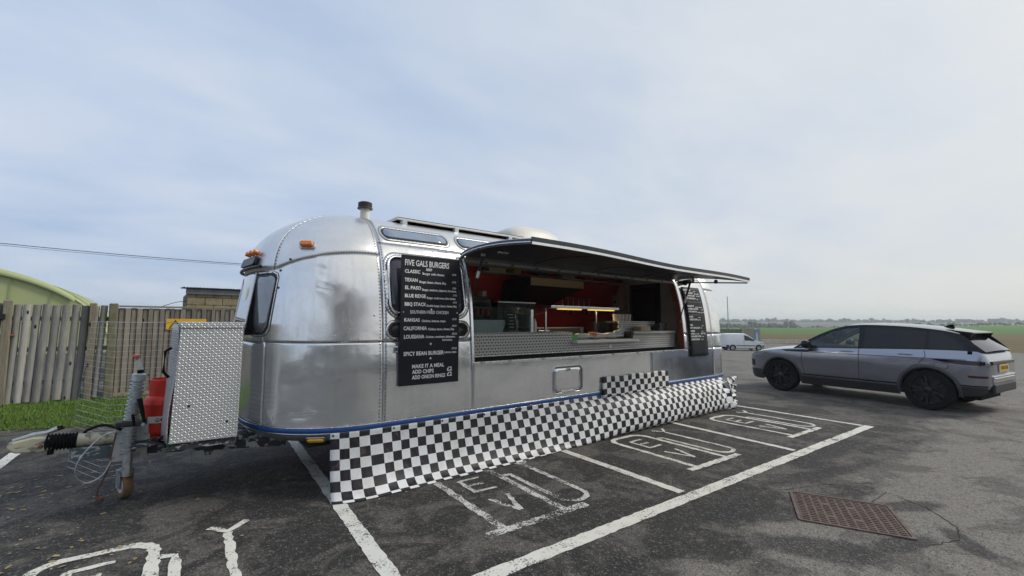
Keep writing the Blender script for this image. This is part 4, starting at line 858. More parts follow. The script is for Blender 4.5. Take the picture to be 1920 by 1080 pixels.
MB().bx(4.65, 5.7, 5.28, 5.75, 1.30, 1.50).build('body', DARKIN, gr, bevel=0.006); MB().bx(4.72, 4.95, 5.262, 5.279, 1.40, 1.47).build('control_panel', STEEL, gr, bevel=0.003); MB().bx(4.62, 5.73, 5.26, 5.76, 1.502, 1.515).build('hot_plate', STEEL, gr)
disp_ = thing('towel_dispenser', (8.10, 6.45, 2.0), 'cream paper towel dispenser on the end partition', 'dispenser')
MB().bx(8.02, 8.198, 6.16, 6.48, 1.86, 2.22).build('case', M('cream_plastic', (0.55, 0.46, 0.36), 0.35), disp_, bevel=0.03, seg=3); MB().lathe([(0, 0), (.03, 0), (.03, .004), (0, .004)], (8.018, 6.38, 2.06), (-1, 0, 0), 12).build('level_window', BLACK, disp_)
cl_ = [('carton', 4.35, .36, .07, (0.42, 0.38, 0.26), 'long pale carton on the top shelf nearest the cooler'), ('carton', 4.9, .16, .10, (0.40, 0.30, 0.12), 'brown carton on the top shelf left of the hood'), ('carton', 5.45, .30, .055, (0.05, 0.05, 0.06), 'flat black carton on the top shelf above the hood'), ('carton', 6.1, .34, .075, (0.34, 0.32, 0.26), 'beige carton on the top shelf above the hood end'), ('carton', 6.75, .24, .085, (0.35, 0.08, 0.05), 'red carton on the top shelf beyond the hood')]
for nm, x, w_, h_, c_, lab in cl_: tag(MB().bx(x, x+w_, 6.12, 6.34, 2.456, 2.456+h_).build(nm, M('carton_'+lab[:6]+str(x), c_, 0.6), bevel=0.003), lab, 'carton', 'cartons on the top shelf')

RIV.build('rivets', M('rivet_heads', (.22, .22, .225), .4, .7), trailer, kind='stuff', recalc=False)
# clutter of a working kitchen
for k in range(6): tag(MB().lathe([(0, 0), (.05, 0), (.056, .10), (.058, .105), (.052, .11), (0, .11)], (5.9+.16*k, 6.2, 1.401), (0, 0, 1), 14).build('sauce_tub', WHITE_PL, smooth=True), ('first', 'second', 'third', 'fourth', 'fifth', 'sixth')[k] + ' white sauce tub from the left along the back shelf', 'tub', 'sauce tubs on the back shelf')
for k in range(4): tag(MB().bx(7.0+.13*k, 7.11+.13*k, 6.1, 6.3, 1.401, 1.60+.03*(k % 2)).build('storage_tin', STEEL, bevel=.006), ('first', 'second', 'third', 'fourth')[k] + ' steel storage tin from the left at the end of the back shelf', 'tin', 'storage tins on the back shelf')
ur = thing('utensil_rail', (6.6, 6.5, 2.1), 'steel utensil rail with hanging ladles on the red wall', 'utensil rail')
MB().tube([(6.35, 6.46, 2.10), (7.35, 6.46, 2.10)], .009, 8).build('rail', STEEL, ur, smooth=True)
for k in range(6):
    x = 6.42+.16*k; l_ = .24+.03*(k % 3); MB().tube([(x, 6.445, 2.10), (x, 6.44, 2.10-l_)], .006, 6).build('utensil_handle', STEEL, ur, smooth=True); MB().lathe([(0, 0), (.03, .012), (.036, .03), (.03, .02), (0, .008)], (x, 6.44, 2.08-l_-.02), (0, 0, 1), 12).build('utensil_bowl', STEEL, ur, smooth=True)
tl = thing('till', (6.75, 4.6, 1.463), 'small black till on the front counter step', 'till')
MB().prism([(0, 0), (.20, 0), (.20, .05), (.06, .13), (0, .13)], (6.9, 4.52, 1.463), (0, 1, 0), (0, 0, 1), .22).build('case', BLACK, tl, bevel=.008); MB().bx(6.93, 7.09, 4.575, 4.60, 1.565, 1.60).build('display', GLASS_DK, tl)
tag(MB().bx(6.35, 6.62, 4.52, 4.66, 1.463, 1.535).build('napkin_box', M('brown_card', (.34, .25, .16), .8), bevel=.004), 'brown card napkin box on the front counter step', 'box')
for k in range(5): tag(MB().lathe([(0, 0), (.030, 0), (.040, .11), (.042, .113), (.038, .115), (0, .115)], (6.10+.095*k, 4.86, 1.626), (0, 0, 1), 14).build('paper_cup', M('paper_cup_card', (.55, .50, .42), .7), smooth=True), ('first', 'second', 'third', 'fourth', 'fifth')[k] + ' paper cup from the left on the raised counter step', 'cup', 'paper cups on the raised step')
wr = MB().tube([(4.30, 5.0, 1.86), (4.26, 4.98, 1.78), (4.36, 4.95, 1.70), (4.55, 4.93, 1.76), (4.62, 4.95, 1.83)], .008, 6).build('lamp_flex', BLACK, gn, smooth=True)
# ------------------------------------------------------------------ lettering
def text_mesh(body, size, bold=0.0, sx=1.0, spacing=1.0, shear=0.0):
    cu = bpy.data.curves.new('t', 'FONT'); cu.body = body; cu.size = size; cu.offset = bold; cu.space_character = spacing; cu.shear = shear; cu.resolution_u = 2
    ob = bpy.data.objects.new('t', cu); COL.objects.link(ob); dg = bpy.context.evaluated_depsgraph_get()
    me = bpy.data.meshes.new_from_object(ob.evaluated_get(dg)); bpy.data.objects.remove(ob)
    vs = [(v.co.x*sx, v.co.y) for v in me.vertices]; fs = [tuple(p.vertices) for p in me.polygons]; bpy.data.meshes.remove(me); return vs, fs
def letter(parent, place, body, size, mat, name='lettering', **kw):
    vs, fs = text_mesh(body, size, **kw); fit = kw.get('fit')
    mb = MB(); mb.add([place(x, y) for x, y in vs], fs); return mb.build(name, mat, parent, recalc=False)
def fit_text(parent, place, body, cap, width, x, z, mat, bold=0.0, shear=0.0, name='lettering'):
    """lettering of cap height `cap` squeezed into `width`"""
    vs, fs = text_mesh(body, cap/0.73, bold*cap, shear=shear); x0 = min(v[0] for v in vs); x1 = max(v[0] for v in vs); k = width/(x1-x0)
    mb = MB(); mb.add([place(x+(a-x0)*k, z+b_) for a, b_ in vs], fs); return mb.build(name, mat, parent, recalc=False)

# menu board on the side window
BX0, BX1, BZ0, BZ1, BY = 1.925, 2.622, 0.945, 2.292, 4.258
mbd = thing('menu_board', (2.27, BY, BZ0), 'tall black menu board headed FIVE GALS BURGERS hung over the side window', 'menu board')
MB().bx(BX0, BX1, BY, BY+0.022, BZ0, BZ1).build('board_panel', BOARD, mbd, bevel=0.003)
pl = lambda x, z: (x, BY-0.0018, z)
def bz(py): return BZ1 - (py-479.5)/241.0*(BZ1-BZ0)
BW = BX1-BX0
def row(t, x0, x1, base, cap, bold=0.032, shear=0.0): fit_text(mbd, pl, t, cap/241.0*(BZ1-BZ0), (x1-x0)*BW, BX0+x0*BW, bz(base), CHALK, bold, shear)
row('FIVE GALS BURGERS', .05, .80, 499, 11.5, .018); row('BEEF', .40, .50, 506.5, 4.6, .03)
row('CLASSIC', .05, .30, 513, 6.6); row('Burger with cheese.', .34, .72, 514.5, 4.6, .02); row('£6.00', .86, .93, 512, 4, .01)
row('TEXAN', .05, .26, 529, 6.6); row('Burger, bacon, cheese, bbq.', .29, .75, 530.5, 4.6); row('£7.00', .86, .93, 527, 4, .01)
row('EL PASO', .06, .32, 543.5, 6.6); row('Burger, mexicana, jalapenos, hot sauce.', .34, .94, 545, 4.4); row('£7.00', .87, .93, 539, 3.6, .01)
row('BLUE RIDGE', .06, .40, 558.5, 6.6); row('Burger, mushrooms, blue cheese.', .42, .93, 560, 4.4); row('£7.50', .88, .95, 553, 3.6, .01)
row('BBQ STACK', .06, .41, 574, 6.6); row('Double burger, bacon, cheese, bbq.', .42, .95, 575, 4.4); row('£9.50', .88, .95, 567, 3.6, .01)
row('SOUTHERN FRIED CHICKEN', .15, .80, 588.5, 6.2, .015)
row('KANSAS', .06, .31, 603.5, 6.8); row('Chicken, lettuce, mayo.', .34, .76, 604, 4.4); row('£7.00', .87, .95, 600, 3.8, .01)
row('CALIFORNIA', .05, .43, 619, 7); row('Chicken, bacon, cheese, bbq.', .45, .91, 619.5, 4.4); row('£8.00', .87, .95, 613, 3.8, .01)
row('LOUISIANA', .06, .39, 634.5, 7); row('Chicken, mexicana, jalapenos,', .41, .93, 634, 4.2); row('hot sauce.', .70, .88, 640, 3.8); row('£8.00', .87, .96, 628.5, 3.8, .01)
row('SPICY BEAN BURGER', .06, .73, 666, 7.4); row('Lettuce, mayo.', .74, .96, 664, 4); row('£7.50', .87, .96, 657, 3.8, .01)
row('MAKE IT A MEAL', .20, .74, 689.5, 7.2); row('ADD CHIPS', .20, .56, 699.5, 7.2); row('£2', .79, .88, 698, 7.8); row('ADD ONION RINGS', .20, .76, 709.5, 7.2); row('£2', .79, .88, 708, 7.8)
for py in (580.5, 645.5, 672.5):
    c = (BX0+.50*BW, bz(py)); MB().prism([(0.013*cos(a)*(1 if i % 2 else .6), 0.013*sin(a)*(1 if i % 2 else .6)) for i, a in enumerate(np.linspace(0, 2*pi, 12, endpoint=False))], (c[0], BY-.0005, c[1]), (1, 0, 0), (0, 0, 1), 0.0015).build('star_mark', CHALK, mbd)
for x in (BX0+.03, BX1-.03): MB().lathe([(0, .004), (.006, .003), (.007, 0)], (x, BY-.0005, bz(586)), (0, -1, 0), 8).build('fixing_screw', CHROME, mbd)
# second board, bent to the curve of the shell beyond the hatch
b2 = thing('menu_board', (7.77, 4.25, 1.0), 'curved black menu board beyond the serving hatch', 'menu board')
def b2p(x, z, o=0.0): return Vector((x, min(surf(S_near, x, z).y, 4.80) - 0.022 - o, z))
mb = MB(); mb.grid([[b2p(x + 0.0*z, z) for z in np.linspace(1.0, 2.26, 24)] for x in np.linspace(7.46, 8.06, 6)]); mb.build('board_panel', BOARD, b2, smooth=True, solid=-0.012)
pl2 = lambda x, z: tuple(b2p(x, z, 0.016))
def row2(t, x0, x1, f, cap=.034): fit_text(b2, pl2, t, cap, (x1-x0)*.6, 7.46+x0*.6, 2.26-f*1.26, CHALK, .03)
for t, a, c, f in (('BACON BAP', .06, .46, .055), ('£4.00', .6, .72, .065), ('SAUSAGE BAP', .10, .55, .095), ('£4.00', .62, .9, .10), ('BREAKFAST BAP', .10, .62, .135), ('£6.00', .7, .92, .13), ('EGG / MUSHROOM', .10, .62, .175), ('£1.00', .68, .78, .18),
                   ('BAGUETTE', .08, .44, .29), ('£5.00', .5, .9, .30), ('CHEESE & BACON', .08, .66, .33), ('£6.00', .82, .95, .335), ('HOT SANDWICH', .08, .56, .37), ('£6.50', .6, .95, .375), ('CHIPS', .08, .30, .445), ('£3.00', .6, .72, .45), ('CHEESY CHIPS', .08, .52, .485), ('£4.00', .55, .70, .485),
                   ('TEA', .06, .22, .565), ('£1.50', .72, .82, .57), ('HOT CHOCOLATE', .06, .62, .605), ('£2.00', .68, .74, .605), ('WATER', .06, .30, .65), ('£1.00', .68, .78, .65), ('CANS', .06, .26, .688), ('£1.20', .3, .52, .688), ('BOTTLE', .64, .9, .688), ('FLAVOURED WATER', .06, .64, .727), ('£1.50', .68, .8, .727), ('CAPPUCCINO', .06, .55, .77), ('£2.50', .62, .74, .768)):
    row2(t, a, c, f, .030 if t[0] != '£' else .018)
for f, a, c in ((.215, .05, .95), (.405, .1, .85)): row2('_____________________', a, c, f, .01)

# ------------------------------------------------------------------ chequered skirt banner
def checker_mat():
    m, nt, b = newmat('chequered_vinyl'); uvn = N(nt, 'ShaderNodeUVMap'); uvn.uv_map = 'uv'; s = N(nt, 'ShaderNodeSeparateXYZ'); nt.links.new(uvn.outputs[0], s.inputs[0])
    par = math_n(nt, 'MODULO', math_n(nt, 'ADD', math_n(nt, 'FLOOR', s.outputs[0]), math_n(nt, 'ADD', math_n(nt, 'FLOOR', s.outputs[1]), 200)), 2.0)
    g = N(nt, 'ShaderNodeNewGeometry'); n = noise_n(nt, g.outputs['Position'], 3.5, 5, 0.65); n2 = noise_n(nt, mapping(nt, g.outputs['Position'], scale=(1, 1, .3)), 30, 5, 0.65)
    wh = mix_c(nt, ramp(nt, n, [(0.45, 0.0), (0.75, 1.0)]), (0.76, 0.77, 0.77), (0.60, 0.58, 0.52))
    bk = mix_c(nt, ramp(nt, n2, [(0.4, 0.0), (0.8, 1.0)]), (0.016, 0.014, 0.018), (0.055, 0.050, 0.055))
    c = mix_c(nt, par, wh, bk)
    mud = ramp(nt, noise_n(nt, g.outputs['Position'], 5.5, 6, 0.7, 1.0), [(0.60, 0.0), (0.72, 1.0)])
    c = mix_c(nt, math_n(nt, 'MULTIPLY', mud, 0.35), c, (0.30, 0.24, 0.17))
    foot = math_n(nt, 'MULTIPLY', ramp(nt, math_n(nt, 'ADD', math_n(nt, 'MULTIPLY', s.outputs[1], -0.16), math_n(nt, 'MULTIPLY', n, 0.5)), [(1.0, 0.0), (1.25, 1.0)]), 0.55)
    c = mix_c(nt, foot, c, (0.20, 0.17, 0.13))
    nt.links.new(c, b.inputs['Base Color']); nt.links.new(math_n(nt, 'MULTIPLY_ADD', n2, 0.25, 0.33), b.inputs['Roughness']); b.inputs['Specular IOR Level'].default_value = 0.25; return m
CHECK = checker_mat()
pa = [(0.0, .556), (.004, .53), (-.012, .46), (-.032, .37), (-.058, .28), (-.088, .20), (-.125, .12), (-.165, .06), (-.215, .020), (-.27, .008)]
pb = [(0.0, .556), (-.010, .535), (-.085, .49), (-.150, .42), (-.195, .34), (-.225, .26), (-.240, .18), (-.243, .10), (-.228, .045), (-.200, .010)]
def skirt_base(s):
    """s metres along the body from the first corner of the banner"""
    th0 = D(22); L1 = 0.46
    if s < L1: u = th0*(1-s/L1); p = surf(S_front, u, 0.545, 0.016); n = nrm(S_front, u, TZ(.56)); return p, n
    x = XF + (s-L1)
    if x < XR: return surf(S_near, x, 0.545, 0.016), Vector((0, -1, 0))
    u = min(D(50), (x-XR)*1.15); return surf(S_rear, u, 0.545, 0.016), nrm(S_rear, u, TZ(.56))
LT = 0.46 + (XR-XF) + 0.22; SQ = 0.093
rows, uvs = [], []
ns = 170
def seg_len(pr):
    l = [0.0]
    for a, b_ in zip(pr, pr[1:]): l.append(l[-1]+sqrt((a[0]-b_[0])**2+(a[1]-b_[1])**2))
    return l
for i in range(ns+1):
    s = LT*i/ns; p, n = skirt_base(s); n = Vector((n.x, n.y, 0)).normalized(); n = n.lerp(Vector((0, -1, 0)), 0.55).normalized() if s < 1 else n
    k = sstep(1.6, 4.6, s); pr = [(lerp(a[0], b_[0], k), lerp(a[1], b_[1], k)) for a, b_ in zip(pa, pb)]
    # smooth resample of the profile
    xs_ = seg_len(pr); fx, fz = pchip(xs_, [q[0] for q in pr]), pchip(xs_, [q[1] for q in pr]); r, uvr = [], []
    endp = sstep(LT-0.55, LT, s)
    for j in range(25):
        l = xs_[-1]*j/24; o = -fx(l); z = fz(l)
        wv = (0.008*sin(s*4.3+1.3*sin(s*2.1)) + 0.004*sin(s*11+j*.22) + 0.010*noise.noise(Vector((s*2.2, j*.12, 3))))*min(1, j/8)
        o += wv + endp*0.05*sin(j*.9+s*30)*min(1, j/4); o = max(o, 0.0)
        r.append(p + n*o + Vector((0, 0, z-p.z + endp*0.02*sin(j*1.3)*min(1, j/4)))); r[-1].z = max(r[-1].z, 0.006)
        uvr.append((s/SQ + 0.02, -(l-0.055)/SQ))
    rows.append(r); uvs.append(uvr)
skirt = MB().grid(rows, uv=uvs).build('skirt_banner', CHECK, smooth=True, angle=180, solid=0.002, recalc=False)
tag(skirt, 'long black and white chequered vinyl skirt hung along the bottom of the trailer', 'banner')
for s in np.arange(0.03, LT-.4, 0.55):
    p, n = skirt_base(s); MB().lathe([(0, .006), (.008, .005), (.011, 0)], p + n*0.006 + Vector((0, 0, -.004)), n, 10).build('eyelet', BLACK, skirt)
# crumpled loose end round the rear corner
rows, uvs = [], []
p0, n0 = skirt_base(LT); rv = random.Random(5)
for i in range(17):
    u = i/16; r, uvr = [], []
    for j in range(17):
        v = j/16; fold = 0.035*sin(v*15+u*4)*(0.3+u) + 0.02*sin(u*17+v*6)
        q = Vector((8.46+.30*u, 4.12+.05*u - .06*sin(v*3)*(1-u) + fold, .56 - .02*u - (.50-.18*u)*v*(1-.12*u)))
        q += Vector((0.12*(1-v)*u, 0, 0.03*u*(1-v))); r.append(q); uvr.append((u*.48/SQ*1.6+.3, -v*.42/SQ))
    rows.append(r); uvs.append(uvr)
tag(MB().grid(rows, uv=uvs).build('banner_offcut', CHECK, smooth=True, angle=180, solid=0.002, recalc=False), 'crumpled end of chequered vinyl bunched at the rear corner of the trailer', 'banner')
# small flat banner above the skirt
rows, uvs = [], []
for i in range(31):
    u = i/30; x = lerp(5.045, 6.735, u); r, uvr = [], []
    for j in range(13):
        v = j/12; z = lerp(.808, .520, v) + .012*u*0; y = 4.272 - .006*sin(u*22+v*3) - .02*v; r.append((x, y, z+.008*sin(u*17))); uvr.append((u*17.0+.001, v*3.4+1.001))
    rows.append(r); uvs.append(uvr)
b3 = tag(MB().grid(rows, uv=uvs).build('small_banner', CHECK, smooth=True, angle=180, solid=0.002, recalc=False), 'small flat chequered vinyl strip fixed on the side above the skirt', 'banner')
for x, z in ((5.07, .79), (5.9, .797), (6.71, .79)): MB().lathe([(0, .006), (.008, .005), (.011, 0)], (x, 4.266, z), (0, -1, 0), 10).build('eyelet', BLACK, b3)
# ------------------------------------------------------------------ drawbar of the trailer
def chipped(name, paint_c, under):
    m, nt, b = newmat(name); tcn = N(nt, 'ShaderNodeNewGeometry'); n = noise_n(nt, mapping(nt, tcn.outputs['Position'], scale=(1, 1, 1.6)), 11, 7, 0.68, 0.4)
    nt.links.new(mix_c(nt, ramp(nt, n, [(0.53, 0.0), (0.57, 1.0)]), paint_c, under), b.inputs['Base Color']); b.inputs['Roughness'].default_value = 0.6; b.inputs['Metallic'].default_value = 0.2; return m
CHIP = chipped('chipped_grey_paint', (0.030, 0.038, 0.044), (0.42, 0.44, 0.44)); CHIP2 = chipped('flaking_plate_paint', (0.10, 0.13, 0.14), (0.50, 0.52, 0.51)); CRM = chipped('worn_cream_paint', (0.50, 0.48, 0.36), (0.22, 0.20, 0.15)); PLATE = chipped('scuffed_pale_plate', (0.62, 0.63, 0.61), (0.40, 0.40, 0.38))
def beam(a, b_, w_, h_, name, mat, parent=trailer, bevel=0.004):
    a, b_ = Vector(a), Vector(b_); d = (b_-a); L = d.length; ang = atan2(d.y, d.x); R = Matrix.Rotation(ang, 3, 'Z') @ Matrix.Rotation(-math.asin(d.z/L), 3, 'Y')
    return MB().box((a+b_)/2, (L, w_, h_), R).build(name, mat, parent, bevel=bevel)
beam((-0.30, 5.53, 0.44), (1.05, 4.97, 0.43), 0.06, 0.135, 'drawbar_rail', CHIP); beam((-0.30, 5.62, 0.44), (1.05, 6.18, 0.43), 0.06, 0.135, 'drawbar_rail', CHIP)
beam((0.42, 5.0, 0.42), (0.42, 6.0, 0.42), 0.06, 0.10, 'cross_member', CHIP); MB().bx(-0.14, 0.75, 5.12, 5.88, 0.490, 0.500).build('bottle_tray', CHIP, trailer)
hb = MB().prism([(-.56, .49), (-.22, .47), (-.22, .36), (-.53, .375)], (0, 5.46, 0), (1, 0, 0), (0, 0, 1), -0.08).build('drawbar_head', CHIP2, trailer, bevel=0.006)
MB().tube([(-.22, 5.5, .525), (-.52, 5.5, .545)], 0.055, 14).build('draw_tube', CRM, trailer, smooth=True)
prof = []
for k in range(9): prof += [(0.056, k*.022), (0.074, k*.022+.011)]
MB().lathe(prof+[(0.05, .2)], (-.51, 5.5, .545), (-1, 0, .05), 18).build('rubber_bellows', RUBBER, trailer, smooth=True)
ch = MB().prism([(-.66, .50), (-.72, .485), (-.88, .50), (-.93, .545), (-.925, .585), (-.86, .60), (-.78, .615), (-.66, .60)], (0, 5.455, 0), (1, 0, 0), (0, 0, 1), -0.09).build('coupling_head', CRM, trailer, bevel=0.014, seg=3)
MB().tube([(-.90, 5.5, .60), (-.78, 5.5, .635), (-.70, 5.5, .64), (-.64, 5.5, .665)], [.012, .016, .016, .022], 8).build('coupling_lever', GALV, ch, smooth=True)
MB().tube([(-.66, 5.5, .67), (-.61, 5.5, .68), (-.60, 5.5, .665), (-.65, 5.5, .65)], 0.010, 6).build('lever_grip', RUBBER, ch, smooth=True)
MB().lathe([(0, .014), (.014, .012), (.017, 0)], (-.73, 5.455, .535), (0, -1, 0), 10).build('bolt', M('rust_bolt', (.16, .08, .05), .7), ch)
MB().bx(-.69, -.65, 5.46, 5.50, .455, .50).build('coupling_catch', RUBBER, ch, bevel=0.004)
# jockey wheel
jk = MB().prism([(-.265, .64), (-.005, .645), (-.02, .345), (-.275, .335)], (0, 5.385, 0), (1, 0, 0), (0, 0, 1), -0.012).build('jockey_plate', PLATE, trailer, bevel=0.003)
JX, JY = -.158, 5.31
ribs = []
for k in range(8): ribs += [(0.038, k*.031), (0.052, k*.031+.006), (0.052, k*.031+.014), (0.038, k*.031+.021)]
MB().lathe([(.036, -.20), (.036, 0)] + ribs, (JX, JY, .42), (0, 0, 1), 18).build('jockey_lower_tube', GALV, jk, smooth=True, angle=30)
ribs = []
for k in range(11): ribs += [(0.042-.0004*k, k*.032), (0.057-.0004*k, k*.032+.006), (0.057-.0004*k, k*.032+.015), (0.042-.0004*k, k*.032+.022)]
MB().lathe(ribs + [(.053, .355), (.053, .41), (.036, .42), (0, .42)], (JX+.004, JY, .70), (0.085, 0, 1), 18).build('jockey_upper_tube', GALV, jk, smooth=True, angle=30)
MB().bx(JX-.10, JX+.12, JY-.055, JY+.055, .655, .705).build('jockey_clamp', M('dark_clamp', (.06, .058, .055), .5, .5), jk, bevel=0.012); MB().tube([(JX+.09, JY-.07, .665), (JX+.09, JY+.05, .665)], .016, 8).build('clamp_bolt', GALV, jk, smooth=True)
MB().tube([(JX+.10, JY-.05, .68), (JX+.075, JY-.07, .80), (JX+.055, JY-.075, .90)], [.010, .018, .018], 8).build('brake_lever', RUBBER, jk, smooth=True); MB().tube([(JX+.03, JY-.05, .66), (JX+.015, JY-.06, .76)], .011, 8).build('clamp_handle', RUBBER, jk, smooth=True)
top = Vector((JX+.044, JY, 1.13))
MB().box(top+Vector((-.004, 0, .055)), (.036, .010, .13), Matrix.Rotation(radians(-18), 3, 'Y')).build('crank_arm', PLATE, jk, bevel=0.003); MB().lathe([(0, 0), (.016, 0), (.016, .02), (.030, .022), (.032, .04), (0, .045)], top+Vector((-.03, 0, .115)), (0, 0, 1), 14).build('crank_knob', M('faded_pink_knob', (.62, .16, .14), .5), jk, smooth=True); MB().lathe([(0, .03), (.025, .028), (.026, 0)], top+Vector((.004, 0, -.01)), (0, 0, 1), 12).build('tube_cap', RUBBER, jk, smooth=True)
ax = Vector((-.93, -.36, 0)).normalized(); wc = Vector((-.172, 5.42, .116))
tw = MB().lathe([(.05, -.032), (.10, -.034), (.113, -.022), (.116, 0), (.113, .022), (.10, .034), (.05, .032)], wc, ax, 26).build('jockey_wheel', M('tan_wheel_rubber', (.20, .115, .06), .75, 0, .3, 16), jk, smooth=True)
MB().lathe([(0, -.036), (.055, -.034), (.085, -.030), (.085, .030), (.055, .034), (0, .036)], wc, ax, 20).build('wheel_hub', PLATE, tw, smooth=True, angle=30)
sd_ = Vector((-ax.y, ax.x, 0))
for sg in (1, -1): MB().prism([(-.035, -.02), (.035, -.02), (.05, .14), (-.05, .14)], wc+ax*(.045*sg), sd_, Vector((0, 0, 1)), 0.008*sg).build('wheel_fork', GALV, tw, bevel=0.002)
MB().lathe([(0.045, 0), (.055, .015), (.055, .03), (.03, .05)], (JX-.01, JY+.07, .235), (0, 0, 1), 14).build('fork_crown', GALV, tw, smooth=True)
# cables
def cable(pts, r, mat, name, parent=trailer):
    P = []; V_ = [Vector(p) for p in pts]
    for i in range(len(V_)-1):
        p0, p1, p2, p3 = V_[max(i-1, 0)], V_[i], V_[i+1], V_[min(i+2, len(V_)-1)]
        for k in range(8):
            t = k/8; P.append(0.5*((2*p1)+(-p0+p2)*t+(2*p0-5*p1+4*p2-p3)*t*t+(-p0+3*p1-3*p2+p3)*t**3))
    P.append(V_[-1]); return MB().tube(P, r, 7).build(name, mat, parent, smooth=True)
cable([(-.24, 5.37, .60), (-.34, 5.33, .585), (-.46, 5.30, .44), (-.49, 5.30, .30), (-.42, 5.32, .21), (-.32, 5.34, .25), (-.27, 5.36, .36)], .006, GALV, 'breakaway_cable')
cable([(-.22, 5.36, .62), (-.34, 5.45, .66), (-.45, 5.52, .62), (-.48, 5.56, .58)], .012, RUBBER, 'electric_cable')
cable([(-.25, 5.37, .60), (-.27, 5.36, .45), (-.29, 5.38, .28), (-.35, 5.42, .10), (-.34, 5.44, .03)], .007, M('rusty_brown_cable', (.14, .07, .04), .7), 'dangling_cable')
MB().box((-.335, 5.43, .03), (.03, .09, .03), Matrix.Rotation(.5, 3, 'Z')).build('dangling_hook', M('rusty_hook', (.16, .07, .035), .8), trailer, bevel=.006)
cable([(.0, 5.2, .53), (.08, 5.12, .515), (.05, 5.02, .56), (.12, 4.98, .62)], .008, RUBBER, 'gas_hose')
# storage locker of tread plate on the drawbar
lk = MB().prism([(.112, .562), (.605, .555), (.615, 1.575), (.148, 1.575)], (0, 4.76, 0), (1, 0, 0), (0, 0, 1), -0.52).build('storage_locker', TREAD_BOX, trailer, bevel=0.004)
MB().prism([(.143, 1.535), (.620, 1.535), (.620, 1.585), (.143, 1.585)], (0, 4.75, 0), (1, 0, 0), (0, 0, 1), -0.53).build('locker_lid', TREAD_BOX, lk, bevel=0.004)
d0 = [(.100, 4.765, .562), (.010, 5.24, .565), (.050, 5.24, 1.565), (.128, 4.765, 1.565)]
dm = [(.060, 4.93, 1.07)]
mb = MB(); rows = []
for i in range(9):
    a = i/8; rows.append([Vector((lerp(lerp(.100, .060, a), lerp(.136, .100, a), z_) - .014*sin(z_*7)*(1-a), lerp(4.768, 5.24, a), lerp(.562, 1.565, z_))) for z_ in np.linspace(0, 1, 14)])
mb.grid(rows).build('locker_door', TREAD_SIDE, lk, smooth=True, solid=0.006)
MB().tube([(.10, 4.95, 1.36), (.055, 4.95, 1.33), (.05, 4.95, 1.15), (.09, 4.95, 1.10)], .012, 8).build('locker_handle', RUBBER, lk, smooth=True)
for p in ((.25, .60), (.5, .60)): pass
MB().bx(.108, .600, 4.78, 5.26, .502, .554).build('locker_base', CHIP, lk)
for (x, z) in ((.236, .865), (.52, .70)): MB().lathe([(0, .002), (.010, .0015), (.012, 0)], (x, 4.7595, z), (0, -1, 0), 8).build('plate_hole', BLACK, lk)

# gas bottle
gx, gy = .075, 5.50
gb = thing('gas_bottle', (gx, gy, .50), 'red gas bottle with white GAS label standing behind the tread plate locker', 'gas bottle')
REDP = M('red_bottle_paint', (.66, .035, .016), .42, 0, .18, 10, bump=.001, bs=40)
MB().lathe([(0, .02), (.12, .02), (.145, .04), (.155, .07), (.155, .30), (.1575, .305), (.1575, .315), (.155, .32), (.154, .335), (.145, .365), (.12, .385), (.06, .40), (0, .40)], (gx, gy, .50), (0, 0, 1), 36).build('cylinder', REDP, gb, smooth=True, angle=50)
MB().lathe([(.118, .37), (.120, .50), (.117, .535), (.108, .54), (.106, .53), (.110, .50), (.108, .37)], (gx, gy, .50), (0, 0, 1), 36).build('shroud', REDP, gb, smooth=True, angle=50)
MB().lathe([(.105, 0), (.12, 0), (.12, .045), (.105, .045)], (gx, gy, .50), (0, 0, 1), 30).build('foot_ring', REDP, gb, smooth=True, angle=30)
def oncyl(r): return lambda a, z: (gx + r*sin(a/.155), gy - r*cos(a/.155), z)
pc = oncyl(.1215); mb = MB(); mb.grid([[pc(a, z) for z in (.935, .965)] for a in np.linspace(.03, .09, 5)]); mb.build('shroud_opening', BLACK, gb)
MB().lathe([(0, 0), (.022, 0), (.022, .07), (.012, .09), (0, .09)], (gx, gy, .895), (0, 0, 1), 12).build('valve', M('brass_valve', (.5, .35, .12), .4, .8), gb, smooth=True)
pc = oncyl(.1568); mb = MB(); mb.grid([[pc(lerp(-.135, .03, k/8)+.012*zz, lerp(.645, .705, zz)) for zz in (0, 1)] for k in range(9)]); mb.build('label_patch', WHITE_PL, gb, smooth=True)
pc2 = oncyl(.1578); fit_text(gb, lambda x, z: pc2(x, z), 'GAS', .036, .075, -.058, .657, M('dark_print', (.03, .02, .02), .6), .03, .35)

# weldmesh screen standing beyond the drawbar
wm = thing('mesh_screen', (-.4, 6.2, 0), 'bent galvanised wire mesh panel standing behind the drawbar', 'wire mesh')
A_, B_, C_ = Vector((-.70, 6.80, 0)), Vector((-.385, 6.06, 0)), Vector((.35, 6.03, 0))
mb = MB(); top_s = Vector((.11, 0.02, 0))
for k in range(27):
    z = .03 + .0595*k; f = z/1.6; a = A_ + top_s*f + Vector((0, 0, z)); b_ = B_ + top_s*f*.6 + Vector((0, 0, z)); c = C_ + Vector((0, 0, z))
    mb.tube([a, b_, c], .0016 if k < 26 else .0035, 5)
mb.build('horizontal_wires', GALV, wm, kind='stuff', smooth=True)
mb = MB()
for k in range(2):
    t = k/1; mb.tube([A_.lerp(B_, t)+Vector((0, 0, .02)), (A_+top_s).lerp(B_+top_s*.6, t)+Vector((0, 0, 1.58))], .0014, 5)
for k in range(1, 3):
    t = k/2; mb.tube([B_.lerp(C_, t)+Vector((0, 0, .02)), (B_+top_s*.6).lerp(C_, t)+Vector((0, 0, 1.58))], .0014, 5)
mb.build('upright_wires', GALV, wm, kind='stuff', smooth=True)

